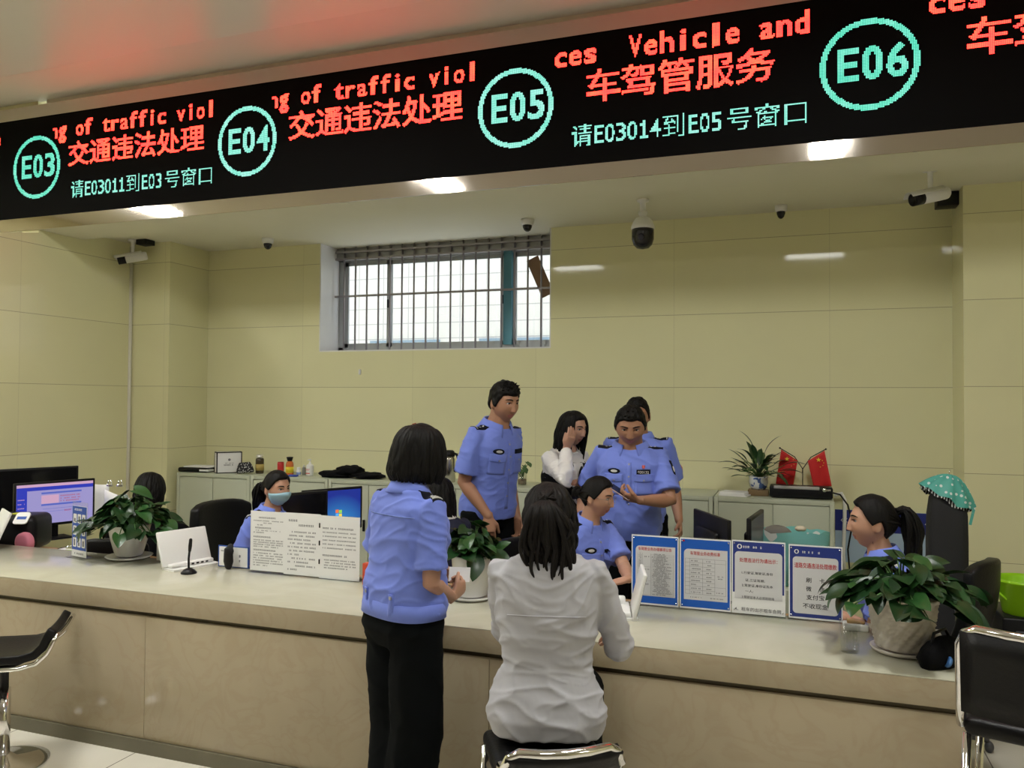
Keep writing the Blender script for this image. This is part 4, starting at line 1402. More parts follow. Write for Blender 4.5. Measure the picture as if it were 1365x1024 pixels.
M_OFF = mat('screen_off', (.008, .008, .009), .12)
M_SCRLAV = scr('screen_lavender', (.40, .36, .72), .8)
t, s, xf = monitor('left computer monitor showing a lavender web form', at(74, 692, 4.42) * 1.0, 72, .56, .325, M_SCRLAV)
t.location.z = .73
w, h = .56, .325
b = MB(); y = -.0018
quad(b, -w / 2 + .016, w / 2 - .016, h - .036, h - .016, y, 1, xf); quad(b, -w / 2 + .016, w / 2 - .016, h - .062, h - .036, y, 0, xf)
quad(b, -w / 2 + .016, -w / 2 + .085, .02, h - .062, y, 0, xf)
for z in (.235, .15): quad(b, -.10, .18, z, z + .012, y - .0004, 2, xf)
quad(b, -.10, .02, .165, .225, y - .0004, 1, xf)
rnd = random.Random(12)
for z in (.21, .19, .172): scribble(b, .03, .17, z, .01, rnd, 3, y - .0004, xf=xf)
for z in (.125, .105): quad(b, -.09, .16, z, z + .002, y - .0004, 2, xf)
scribble(b, .06, .11, .10, .012, rnd, 3, y - .0004, xf=xf)
for z in (.08, .11, .14, .17, .2): scribble(b, -w / 2 + .024, -w / 2 + .07, z, .008, rnd, 1, y - .0004, xf=xf)
b.build('web_form', [scr('screen_deep_blue', (.03, .05, .55), .8), scr('screen_pink', (.75, .45, .65), .8), scr('screen_mid_blue', (.10, .15, .62), .8), scr('screen_red', (.7, .12, .2), .6)], s, fix=False)
t, s, xf = monitor('black monitor at the far left, behind the lavender screen', at(36, 690, 4.80) + Vector((.10, 0, 0)), 66, .62, .37, M_OFF)
t.location.z = .73
p = at(430, 700, 4.75)
M_DESKTOP = scr('screen_desktop_blue', (.015, .10, .50), .9)
_nt, _b = nodes_of(M_DESKTOP); _tc = _nt.nodes.new('ShaderNodeTexCoord'); _g = _nt.nodes.new('ShaderNodeTexGradient'); _g.gradient_type = 'SPHERICAL'
_mp = _nt.nodes.new('ShaderNodeMapping'); _mp.inputs['Location'].default_value = (-.2, 0, -.55); _mp.inputs['Scale'].default_value = (4, 4, 4)
_nt.links.new(_tc.outputs['Object'], _mp.inputs['Vector']); _nt.links.new(_mp.outputs['Vector'], _g.inputs['Vector'])
_nt.links.new(mixrgb(_nt, _g.outputs['Fac'], (.012, .03, .30), (.05, .35, .75)), _b.inputs['Emission Color'])
t, s, xf = monitor('computer monitor with a blue desktop and small window shaped mark behind the typed pages', (at(444, 690, 4.74).x, 4.74, .73), 62, .46, .29, M_DESKTOP, zb=.14)
b = MB(); y = -.002
for i, (dx, dz) in enumerate(((-.022, .02), (.004, .016), (-.022, -.006), (.004, -.010))): quad(b, .04 + dx, .063 + dx, .10 + dz, .122 + dz, y, i, xf)
b.build('window_mark', [scr('mark_red', (.9, .2, .05), 1), scr('mark_green', (.3, .7, .1), 1), scr('mark_blue', (.1, .45, .9), 1), scr('mark_yellow', (.95, .7, .1), 1)], s, fix=False)
b = MB(); rnd = random.Random(5)
for i in range(3):
    for j in range(4): quad(b, -.215 + i * .03, -.20 + i * .03, .09 + j * .045, .108 + j * .045, y, rnd.randrange(3), xf)
b.build('desktop_icons', [scr('icon_pale', (.5, .6, .9), .8), scr('icon_red', (.8, .2, .1), .8), scr('icon_violet', (.4, .3, .7), .8)], s, fix=False)
t, s, xf = monitor('black switched off monitor beside the masked woman, left of the blue desktop', (at(399, 690, 4.44).x, 4.44, .73), 58, .40, .30, M_OFF, zb=.13)
t, s, xf = monitor('black monitor seen from behind over the price table sign', (at(951, 720, 4.33).x, 4.33, .73), 118, .46, .31, M_OFF, zb=.135)
t, s, xf = monitor('black monitor seen edge on over the violation papers sign', (at(1010, 720, 4.36).x, 4.36, .73), 83, .40, .33, mat('grey_screen_sheen', (.10, .10, .10), .3), zb=.125)

# printer, pink cushion, paper tray at the left desk
p = at(40, 720, 4.12)
t = thing('receipt_printer', 'bulky black printer with a white control plate at the left desk', 'printer', (p.x - .03, 4.07, .73), R(24))
b = MB(); b.box(-.16, .16, -.14, .14, 0, .235, bevel=.05, seg=5); b.build('body', M_BLACKPLASTIC, t)
b = MB(); b.prism(rrect(-.045, .045, -.05, .05, .02), 0, .008, xf=T(.075, -.128, .218) @ RX(42)); b.build('control_plate', M_WHITEPLASTIC, t)
b = MB(); b.box(-.03, .03, -.012, .012, .008, .0095, xf=T(.075, -.128, .218) @ RX(42)); b.build('plate_stripe', M_BLUEINK, t)
b = MB(); b.ellipsoid((-.01, -.03, .238), (.03, .02, .008)); b.build('yellow_sticker', mat('yellow_green_sticker', (.55, .55, .05), .5), t)
p = at(33, 716, 3.94)
b = MB(); b.lathe([(.05, -.028), (.066, -.02), (.07, 0), (.066, .02), (.05, .028)], 32, xf=RX(90))
o = b.build('cushion', mat('pink_plush', (.62, .20, .28), .7)); o.location = (p.x, 3.94, .73 + .070); tag(o, 'pink round cushion beside the far left tablet', 'cushion')
p = at(70, 722, 4.05)
t = thing('stationery_tray', 'low tray of pens and slips on the left desk', 'tray', (p.x + .13, 4.06, .73), R(8))
b = MB(); b.box(-.12, .12, -.07, .07, 0, .012, bevel=.004); b.build('tray', M_PAPER, t)
b = MB(); b.tube([(-.08, 0, .02), (.05, .02, .05)], .005, 8); b.build('pen', M_CHROME, t)
b = MB(); b.box(-.03, .05, -.03, .02, .012, .016); b.build('slip', mat('green_slip', (.35, .5, .12), .6), t)
p = at(146, 665, 4.75)
t = thing('paper_binder', 'large open white binder with two bulldog clips behind the left plant', 'binder', (p.x, 4.75, at(146, 646, 4.75).z - .30), R(14))
b = MB()
P = [[(-.26 + .26 * i / 6, .02 * math.sin(i), .0 + .30 * j / 4) for j in range(5)] for i in range(7)]
b.grid(P, thick=.004)
P = [[(.0 + .24 * i / 6, -.06 - .03 * math.sin(i * .5), .0 + (.27 - .012 * i) * j / 4) for j in range(5)] for i in range(7)]
b.grid(P, thick=.004); b.build('sheets', M_PAPER, t)
b = MB()
for x in (.0, .085):
    b.box(x - .025, x + .025, -.015, .005, .285, .305, bevel=.005); b.tube([(x - .015, 0, .30), (x - .01, 0, .335), (x + .01, 0, .335), (x + .015, 0, .30)], .005, 8)
b.build('bulldog_clips', M_CHROME, t)

# white papers on the right desk and the bag with the straw cup
b = MB(); b.box(-.12, .12, -.08, .08, 0, .006)
p = at(835, 775, 4.02)
o = b.build('paper_sheet', M_PAPER, loc=(p.x, 4.02, .73)); o.rotation_euler = (0, 0, R(20)); tag(o, 'white sheet of paper on the desk before the woman in glasses', 'paper')
p = at(1054, 720, 4.6)
t = thing('carrier_bag', 'open white and turquoise carrier bag behind the violation papers sign', 'bag', (p.x, 4.60, at(1054, 706, 4.6).z - .29))
BAGZ = at(1054, 706, 4.6).z - .29
b = MB(); n = 24; rs = []
for z, k in ((0, .9), (.1, 1.0), (.2, 1.02), (.29, 1.05)):
    rs.append([(.19 * k * math.cos(2 * PI * j / n) * (1 + .08 * noise.noise(Vector((j * .7, z * 9, 2)))), .10 * k * math.sin(2 * PI * j / n), z + .02 * noise.noise(Vector((j * .9, z * 5, 3)))) for j in range(n)])
m = mat('turquoise_bag', (.22, .50, .47), .4)
_nt, _b = nodes_of(m); _tc = _nt.nodes.new('ShaderNodeTexCoord'); _n = _nt.nodes.new('ShaderNodeTexNoise'); _n.inputs['Scale'].default_value = 7
_nt.links.new(_tc.outputs['Object'], _n.inputs['Vector'])
_nt.links.new(mixrgb(_nt, math_node(_nt, 'GREATER_THAN', _n.outputs['Fac'], .55), (.20, .50, .46), (.70, .72, .68)), _b.inputs['Base Color'])
b.rings(rs, cap1=False); b.build('bag_wall', m, t)
b = MB(); b.ellipsoid((-.07, 0, .26), (.08, .07, .05)); b.build('bag_contents', mat('grey_bundle', (.16, .15, .13), .8), t)
b = MB(); b.ellipsoid((.05, -.02, .30), (.03, .025, .016)); b.build('bun', mat('pale_bun', (.55, .48, .35), .7), t)
b = MB(); b.box(-.26, .26, -.14, .14, .0, BAGZ - .004, bevel=.01)
o = b.build('pedestal_cabinet', M_CABINET, loc=(p.x, 4.60, 0)); tag(o, 'low grey green pedestal under the carrier bag', 'pedestal')
p = at(1022, 720, 4.62)
t = thing('straw_cup', 'clear drink cup with a bent straw beside the carrier bag', 'cup', (p.x - .06, 4.52, BAGZ))
b = MB(); b.lathe([(.028, 0), (.038, .20), (.036, .20), (.027, .004)], 24); b.build('cup', M_ACRYLIC, t)
b = MB(); b.tube([(0, 0, .02), (.01, 0, .32), (.03, 0, .38)], .004, 8); b.build('straw', M_WHITEPLASTIC, t)

# ------------------------------------------------------------------ right corner behind the counter
p0, p1 = at(1113, 683, BACK_Y), at(1240, 683, BACK_Y)
t = thing('wall_board', 'blue and pale blue board on the wall behind the right hand woman', 'board', (p0.x, BACK_Y - .012, .545))
w = p1.x - p0.x + .12
b = MB(); b.box(0, w, 0, .01, 0, .40); b.build('board', mat('pale_blue_board', (.40, .52, .66), .4), t)
b = MB(); b.box(0, w, -.003, 0, .24, .40); hd = b.build('navy_band', mat('board_navy', (.02, .03, .20), .4), t)
b = MB()
for k in range(4): b.add([(.62 + k * .028, -.004, .32), (.635 + k * .028, -.004, .335), (.641 + k * .028, -.004, .335), (.627 + k * .028, -.004, .32), (.641 + k * .028, -.004, .305), (.635 + k * .028, -.004, .305)], [(0, 1, 2, 3), (0, 3, 4, 5)], 0, False)
for k in range(2): b.add([(.04 + k * .028, -.004, .32), (.055 + k * .028, -.004, .335), (.061 + k * .028, -.004, .335), (.047 + k * .028, -.004, .32), (.061 + k * .028, -.004, .305), (.055 + k * .028, -.004, .305)], [(0, 1, 2, 3), (0, 3, 4, 5)], 0, False)
b.build('chevrons', M_PAPER, hd, fix=False)

p = at(1262, 720, 5.4)
M_DKCLOTH = mat('charcoal_cloth', (.022, .022, .024), .85, bump=(25, .3))
t = thing('covered_stand', 'tall stand under a charcoal cloth cover in the right corner', 'stand', (p.x, 5.40, 0))
b = MB(); n = 32; rs = []
for z, k in ((0, 1.0), (.5, 1.0), (.95, 1.0), (1.10, .98), (1.20, .86), (1.25, .62), (1.27, .3)):
    rs.append([(math.copysign(abs(math.cos(2 * PI * j / n)) ** .55, math.cos(2 * PI * j / n)) * .108 * k + .006 * noise.noise(Vector((j * .5, z * 3, 1))), math.copysign(abs(math.sin(2 * PI * j / n)) ** .55, math.sin(2 * PI * j / n)) * .11 * k, z) for j in range(n)])
b.rings(rs); b.build('cloth_cover', M_DKCLOTH, t)
# folded umbrella draped on it
M_TEALU = mat('teal_umbrella_cloth', (.10, .42, .36), .5)
_nt, _b = nodes_of(M_TEALU); _tc = _nt.nodes.new('ShaderNodeTexCoord'); _vo = _nt.nodes.new('ShaderNodeTexVoronoi'); _vo.inputs['Scale'].default_value = 26; _vo.inputs['Randomness'].default_value = .35
_nt.links.new(_tc.outputs['Object'], _vo.inputs['Vector'])
_nt.links.new(mixrgb(_nt, math_node(_nt, 'LESS_THAN', _vo.outputs['Distance'], .30), (.09, .42, .36), (.72, .80, .78)), _b.inputs['Base Color'])
m_zebra = mat('black_white_print', (.02, .02, .02), .6)
_nt, _b = nodes_of(m_zebra); _tc = _nt.nodes.new('ShaderNodeTexCoord'); _w = _nt.nodes.new('ShaderNodeTexWave'); _w.inputs['Scale'].default_value = 14; _w.inputs['Distortion'].default_value = 3
_nt.links.new(_tc.outputs['Object'], _w.inputs['Vector'])
_nt.links.new(mixrgb(_nt, math_node(_nt, 'GREATER_THAN', _w.outputs['Fac'], .72), (.015, .015, .015), (.7, .7, .7)), _b.inputs['Base Color'])
t = thing('umbrella', 'half folded teal umbrella with white dots draped over the covered stand', 'umbrella', (p.x + .005, 5.36, 1.26))
t.scale = (.74, .74, .74)
def canopy(mb, scale, dz, mi=0, ph=0.0):
    P = []
    for i in range(33):
        a = 2 * PI * i / 32; row = []
        for j in range(7):
            q = j / 6
            r = .205 * q * scale * (1 + .10 * math.cos(8 * a + ph) * q)
            row.append((r * math.cos(a) * .98, r * math.sin(a) * .55, .115 * (1 - q ** 1.7) + dz - .05 * q * q + .03 * math.sin(2 * a + 1) * q - .08 * max(0, math.cos(a)) * q * q + .012 * math.cos(8 * a + ph) * q))
        P.append(row)
    mb.grid(P, mi)
b = MB(); canopy(b, 1.0, .0); b.build('canopy', M_TEALU, t, fix=False)
b = MB(); canopy(b, .93, -.025, ph=1.5); b.build('lining', m_zebra, t, fix=False)
b = MB(); b.tube([(-.02, 0, .10), (-.02, 0, .145)], .006, 8, round_ends=True); b.build('ferrule', M_CHROME, t)
b = MB(); b.box(.185, .205, -.06, -.055, -.24, -.10); b.build('strap', M_TEALU, t)
for o_ in list(t.children): o_.rotation_euler = (0, R(12), R(0))

p = at(1318, 830, 5.05)
t = thing('black_safe', 'low black cabinet carrying the green bucket at the right edge', 'cabinet', (1.30, 5.12, 0))
b = MB(); b.box(-.26, .26, -.2, .2, 0, .625, bevel=.012); b.build('body', M_BLACKPLASTIC, t)
b = MB(); b.box(-.2, .2, -.21, -.2, .08, .56, bevel=.004); b.build('door', M_DARKGREY, t)
b = MB(); b.box(-.12, -.04, -.222, -.21, .46, .54, bevel=.003); b.build('keypad', mat('grey_plate', (.35, .35, .36), .4), t)
p = at(1368, 818, 5.05)
M_LIME = mat('lime_plastic', (.30, .62, .01), .32)
t = thing('bucket', 'lime green plastic bucket with its handle down', 'bucket', (p.x - .005, 5.06, .625))
b = MB(); b.lathe([(.10, 0), (.105, .004), (.14, .17), (.152, .175), (.152, .188), (.142, .19), (.135, .17), (.10, .01), (.002, .008)], 40); b.build('bucket_body', M_LIME, t)
b = MB(); b.tube([(.15 * math.cos(a), -.02 - .10 * math.sin(a) * .6, .165 - .11 * math.sin(a)) for a in [PI * k / 12 for k in range(13)]], .006, 8); b.build('handle', M_LIME, t)


# ------------------------------------------------------------------ chairs
def office_chair(loc, rz, label, seat=.47, w=.50, back=.55, mt=None, arms=True):
    """faces local +y"""
    mt = mt or M_LEATHER
    t = thing('office_chair', label, 'chair', loc, R(rz))
    b = MB(); b.box(-w / 2, w / 2, -w / 2, w / 2, seat - .09, seat, bevel=.035, seg=4); b.build('seat', mt, t)
    P = []
    for i in range(9):
        u = -1 + 2 * i / 8; row = []
        for j in range(9):
            v = j / 8
            row.append((u * w / 2 * (1 - .10 * v * v - .05 * (1 - v) ** 2), -w / 2 - .02 - .10 * v + .05 * (u * u) - .03 * math.sin(PI * v), seat - .01 + back * v - .04 * (abs(u) ** 4) * v))
        P.append(row)
    b = MB(); b.grid(P); o = b.build('backrest', mt, t, fix=False)
    sm = o.modifiers.new('solid', 'SOLIDIFY'); sm.thickness = .07; sm.offset = 0
    bv = o.modifiers.new('round', 'BEVEL'); bv.width = .02; bv.segments = 3; bv.limit_method = 'ANGLE'
    b = MB(); b.tube([(0, 0, .06), (0, 0, seat - .08)], .03, 14); b.build('gas_lift', M_DARKGREY, t)
    for k in range(5):
        a = 2 * PI * k / 5
        b = MB(); b.tube([(0, 0, .085), (.30 * math.cos(a), .30 * math.sin(a), .065)], [.026, .016], 10); b.ellipsoid((.30 * math.cos(a), .30 * math.sin(a), .03), (.022, .022, .03)); b.build('leg', M_DARKGREY, t)
    for s in (-1, 1) if arms else ():
        b = MB(); b.tube([(s * (w / 2 + .01), -.12, seat - .05), (s * (w / 2 + .04), -.10, seat + .17), (s * (w / 2 + .04), .12, seat + .18)], .018, 10, round_ends=True); b.build('armrest', M_BLACKPLASTIC, t)
    return t


def frame_stool(loc, rz, label, seat, back, w=.40):
    """chrome framed bar chair with black pads; faces local +y"""
    t = thing('bar_chair', label, 'chair', loc, R(rz))
    d = .38
    b = MB(); b.box(-w / 2, w / 2, -d / 2, d / 2, seat - .055, seat, bevel=.024, seg=4); b.build('seat', M_LEATHER, t)
    z0, z1 = seat + .03, back
    yb = -d / 2 - .02
    P = []
    for i in range(9):
        u = -1 + 2 * i / 8
        P.append([(u * (w / 2 - .006), yb - .03 * v - .035 * (1 - u * u), z0 + (z1 - z0 - .004) * v) for v in (0, .25, .5, .75, 1)])
    b = MB(); b.grid(P); o = b.build('backrest', M_LEATHER, t, fix=False)
    sm = o.modifiers.new('solid', 'SOLIDIFY'); sm.thickness = .034; sm.offset = 0
    pts = [(-w / 2, .0, seat - .04), (-w / 2 - .004, yb + .03, seat - .02), (-w / 2 - .002, yb, z0 + .02)]
    pts += [(-w / 2, yb - .02, z1 - .05), (-w / 2 + .015, yb - .032, z1 - .012)]
    top = [(u * (w / 2 - .045), yb - .034 - .035 * (1 - u * u * .8), z1 + .004) for u in (-1, -.5, 0, .5, 1)]
    full = pts + top + [(-x, y, z) for x, y, z in reversed(pts)]
    b = MB(); b.tube(full, .0145, 12); b.build('back_frame', M_CHROME, t)
    for sx in (-1, 1):
        for sy in (-1, 1):
            b = MB(); b.tube([(sx * (w / 2 - .01), sy * (d / 2 - .02), seat - .05), (sx * (w / 2 + .02), sy * (d / 2 + .01), 0.004)], .0125, 12); lg = b.build('leg', M_CHROME, t)
            b = MB(); b.lathe([(.015, 0), (.015, .02)], 12, c=(sx * (w / 2 + .02), sy * (d / 2 + .01), .0)); b.build('rubber_foot', M_BLACKPLASTIC, lg)
    b = MB()
    zz = seat * .35
    c = [(sx * (w / 2 + .01), sy * d / 2, zz) for sx, sy in ((-1, -1), (1, -1), (1, 1), (-1, 1), (-1, -1))]
    for a, e in zip(c[:-1], c[1:]): b.tube([a, e], .008, 10)
    b.build('footrest', M_CHROME, t)
    return t


frame_stool((.715, 2.84, 0), -17, 'tall black bar chair with a chrome frame at the counter\'s right end', .83, 1.105)

# gas lift stool with a curved seat, left
t = thing('bar_stool', 'low gas lift bar stool with a curved black seat and chrome edge at the left', 'stool', (-3.60, 2.84, 0), R(128))
prof = [(y, z - .085) for y, z in ((.22, .585), (.21, .60), (.10, .602), (.0, .598), (-.10, .596), (-.17, .612), (-.215, .655), (-.24, .71), (-.255, .735))]
P = []
for i in range(9):
    u = -1 + 2 * i / 8
    P.append([(u * .19 * (1 - .05 * (k == 8) - .06 * (k == 0)), y, z + .012 * u * u) for k, (y, z) in enumerate(prof)])
b = MB(); b.grid(P); o = b.build('seat', M_LEATHER, t, fix=False); sm = o.modifiers.new('solid', 'SOLIDIFY'); sm.thickness = .04; sm.offset = 1; bv = o.modifiers.new('round', 'BEVEL'); bv.width = .012; bv.segments = 3; bv.limit_method = 'ANGLE'
b = MB(); edge = [P[0][k] for k in range(9)] + [P[i][8] for i in range(1, 9)] + [P[8][k] for k in range(7, -1, -1)] + [P[i][0] for i in range(7, -1, -1)]
b.tube([(x * 1.02, y * 1.02, z - .018) for x, y, z in edge], .011, 8); b.build('chrome_edge', M_CHROME, t)
b = MB(); b.lathe([(.03, .02), (.03, .36)], 24); b.build('column', M_CHROME, t)
b = MB(); b.lathe([(.02, .36), (.02, .475), (.09, .48), (.09, .49)], 24); b.build('gas_lift', M_BLACKPLASTIC, t)
b = MB(); b.lathe([(.195, 0), (.20, .006), (.16, .018), (.06, .028), (.034, .05), (.002, .055)], 48); b.build('base_disc', M_CHROME, t)

# ------------------------------------------------------------------ people
M_SKIN = mat('skin_tan', (.42, .215, .13), .5, sss=.10)
M_SKINF = mat('skin_light', (.54, .30, .20), .48, sss=.10)
M_LIP = mat('lips', (.42, .15, .12), .4)
M_EYEW = mat('eye_white', (.62, .58, .54), .25)
M_IRIS = mat('eye_dark', (.012, .008, .006), .15)
M_HAIR = mat('black_hair', (.006, .0055, .005), .58, spec=.18, bump=(38, .55, (1, 1, .06)))
M_HAIRB = mat('dark_brown_hair', (.008, .0066, .006), .6, spec=.2, bump=(38, .55, (1, 1, .06)))
M_SHIRT = mat('pale_blue_uniform', (.175, .245, .74), .75, bump=(14, .35, (1, 1, .55)), sheen=.1)
M_WSHIRT = mat('white_pinstripe_shirt', (.45, .45, .485), .75, bump=(9, .5, (1, 1, .6)))
M_TROUSER = mat('black_trousers', (.0035, .0045, .005), .9, spec=.12, bump=(18, .3, (1, 1, .25)))
M_NAVY = mat('navy_badge_cloth', (.005, .006, .014), .75, spec=.2)
M_SILVER = mat('silver_thread', (.72, .72, .70), .45, .2)
M_SHOE = mat('black_shoe', (.01, .01, .01), .3)
M_BLACKTOP = mat('black_top', (.005, .005, .006), .85, spec=.15, bump=(14, .3))
M_BUTTON = mat('pewter_button', (.38, .38, .42), .35, .6)
M_SATIN = mat('white_satin', (.72, .70, .68), .35, bump=(11, .5))


def smooth01(x, a, b):
    t = np.clip((x - a) / (b - a), 0, 1)
    return t * t * (3 - 2 * t)


def ico(sub):
    bm = bmesh.new()
    bmesh.ops.create_icosphere(bm, subdivisions=sub, radius=1)
    bm.verts.index_update()
    v = np.array([x.co[:] for x in bm.verts])
    f = [tuple(x.index for x in q.verts) for q in bm.faces]
    bm.free()
    return v, f


ICO_V, ICO_F = ico(6)


def head_points(fem=False, fat=1.0):
    """a head about .225 m high, face towards +y, centre between the ears"""
    n = ICO_V
    x, y, z = n[:, 0].copy(), n[:, 1].copy(), n[:, 2].copy()
    X, Y, Z = x * .076, y * .096, z * .113
    low = smooth01(-Z, -.01, .113)
    X *= 1 - (.30 if fem else .24) * low ** 1.3
    # skull: fuller behind, nape drawn in
    back = smooth01(-y, -.1, .9)
    Y += np.where(y < 0, .035 * low * back, 0)
    Y += np.where(y > 0, -.006 * low, 0)
    Z = np.where((Z < 0) & (y < 0), Z * (1 - .22 * back), Z)
    # flatter face plane
    fr = smooth01(y, .25, .95)
    Y = Y - fr * .006 * (1 - np.abs(x)) * smooth01(Z, -.09, -.02)

    def g(cx, cz, sx, sz):
        return np.exp(-((X - cx) / sx) ** 2 - ((Z - cz) / sz) ** 2) * (y > 0)
    for s in (-1, 1):
        Y -= .0085 * g(s * .031, .012, .017, .011)
        Y += .0045 * g(s * .030, .034, .022, .009)
        Y += .004 * g(s * .043, -.022, .02, .02) * fat
        X += s * .003 * fat * g(s * .06, -.045, .03, .03)
    nose_z = np.clip((.022 - Z) / .052, 0, 1)
    nose = np.exp(-(X / (.008 + .006 * nose_z)) ** 2) * smooth01(Z, -.041, -.033) * (1 - smooth01(Z, .016, .034)) * (y > 0)
    Y += nose * (.005 + .017 * nose_z ** 1.2)
    for s in (-1, 1): Y += .006 * g(s * .0125, -.031, .006, .006)
    Y += .0055 * g(0, -.056, .022, .0065) + .0055 * g(0, -.069, .018, .006) - .004 * g(0, -.0625, .024, .0026)
    Y += .007 * g(0, -.098, .02, .016) - .003 * g(0, -.082, .03, .007)
    return np.stack([X, Y, Z], 1)


def vnormals(P, F):
    F = np.array(F)
    fn = np.cross(P[F[:, 1]] - P[F[:, 0]], P[F[:, 2]] - P[F[:, 0]])
    N = np.zeros_like(P)
    for k in range(3): np.add.at(N, F[:, k], fn)
    return N / (np.linalg.norm(N, axis=1, keepdims=True) + 1e-12)


HEADS = {}


def head_data(fem):
    if fem not in HEADS:
        P = head_points(fem)
        N = vnormals(P, ICO_F)
        bv = BVHTree.FromPolygons([Vector(p) for p in P], ICO_F)
        HEADS[fem] = (P, N, bv)
    return HEADS[fem]


def face_y(bv, x, z):
    h = bv.ray_cast(Vector((x, .3, z)), Vector((0, -1, 0)))
    return h[0].y if h[0] else .08


def hairline_height(P, male):
    """lowest z that carries hair, by angle from the face"""
    a = np.arctan2(np.abs(P[:, 0]), P[:, 1] + .01)
    if male: return np.interp(a, [0, .45, .75, 1.0, 1.22, 1.34, 1.75, 2.1, 2.6, PI], [.062, .064, .050, .018, -.020, -.022, .018, -.035, -.060, -.064])
    return np.interp(a, [0, .45, .75, 1.05, 1.3, 1.5, 1.8, 2.1, 2.6, PI], [.074, .072, .058, .022, -.005, .004, .012, -.045, -.072, -.075])


def hair_cap(fem, top=.016, side=.010, seed=0, fringe=0.0, rough=.004, freq=34, male=True):
    P, N, bv = head_data(fem)
    hz = hairline_height(P, male)
    if fringe:
        a = np.arctan2(np.abs(P[:, 0]), P[:, 1] + .01)
        hz = hz - fringe * (1 - smooth01(a, .3, .8))
    m = smooth01(P[:, 2] - hz, -.004, .008)
    th = side + (top - side) * smooth01(P[:, 2], .02, .10)
    nz = np.array([noise.noise(Vector((p[0] * freq, p[1] * freq + seed, p[2] * freq * .6))) for p in P])
    off = m * (th + rough * nz) - (1 - m) * .008
    Q = P + N * off[:, None]
    mb = MB()
    mb.add([tuple(q) for q in Q], ICO_F, 0, True)
    return mb


def scalp(az, el, r=1.0, back=0.0):
    """point on an enlarged skull; az from the face round to the side, el up"""
    return Vector((math.sin(az) * math.cos(el) * .078 * r, math.cos(az) * math.cos(el) * .098 * r - back, math.sin(el) * .115 * r))


def tapered(n, r0, r1, r2):
    return [(r0 + (r1 - r0) * min(1, t * 2.2)) if t < .45 else r1 + (r2 - r1) * ((t - .45) / .55) for t in [k / (n - 1) for k in range(n)]]


# ---- joint helpers
def two_bone(a, c, l1, l2, pole):
    d = c - a
    L = d.length
    if L > (l1 + l2) * .998:
        c = a + d.normalized() * (l1 + l2) * .998
        d = c - a; L = d.length
    k = (l1 * l1 - l2 * l2 + L * L) / (2 * L)
    h = math.sqrt(max(0, l1 * l1 - k * k))
    dn = d.normalized()
    p = Vector(pole) - dn * Vector(pole).dot(dn)
    p = p.normalized() if p.length > 1e-5 else Vector((0, -1, 0))
    return a + dn * k + p * h, c


def ell(c, X, Y, rx, ry, n=28, e=2.3):
    out = []
    for j in range(n):
        a = 2 * PI * j / n
        ca, sa = math.cos(a), math.sin(a)
        out.append(c + X * (rx * math.copysign(abs(ca) ** (2 / e), ca)) + Y * (ry * math.copysign(abs(sa) ** (2 / e), sa)))
    return out


def hand_mesh(mb, wrist, d, palm, side, curl=(35, 40, 45), spread=1.0, thumb=(.7, .6), s=1.0, only_palm=False):
    """d: wrist to knuckles, palm: direction the palm faces, side: +1 right hand, -1 left hand"""
    d = unit(d); pn = Vector(palm); pn = (pn - d * pn.dot(d)).normalized()
    lat = d.cross(pn) * side                       # towards the thumb
    W = .040 * s
    rs = []
    for t, wx, th in ((-.02, .024, .019), (.01, .029, .017), (.045, .039, .0155), (.078, .041, .013), (.092, .036, .011)):
        rs.append(ell(wrist + d * (t * s), lat, pn, wx * s, th * s, 20, 2.6))
    mb.rings(rs)
    for i, (off, L, r) in enumerate(((.030, .070, .0088), (.0105, .079, .0092), (-.0095, .073, .0088), (-.028, .057, .0078))):
        base = wrist + d * (.080 * s) + lat * (off * s)
        dd = (d + lat * (off * .9 * spread)).normalized()
        pts = [base - dd * .015 * s, base]
        a = 0
        p = base.copy()
        for seg, c in zip((.45, .31, .26), curl):
            a += c * (1 + .07 * i)
            q = (dd * math.cos(R(a)) + pn * math.sin(R(a)))
            p = p + q * (L * seg * s)
            pts.append(p.copy())
        mb.tube(pts, [r * s, r * s, r * s * .98, r * s * .92, r * s * .74], 12, round_ends=True)
    b0 = wrist + d * (.028 * s) + lat * (.026 * s)
    t1 = (d * .75 + lat * thumb[0] + pn * .25).normalized()
    t2 = (d * 1.0 + lat * (thumb[0] - .5) + pn * thumb[1]).normalized()
    mb.tube([b0 - t1 * .012 * s, b0 + t1 * .030 * s, b0 + t1 * .030 * s + t2 * .028 * s, b0 + t1 * .030 * s + t2 * .050 * s], [.0125 * s, .0115 * s, .010 * s, .0085 * s], 12, round_ends=True)


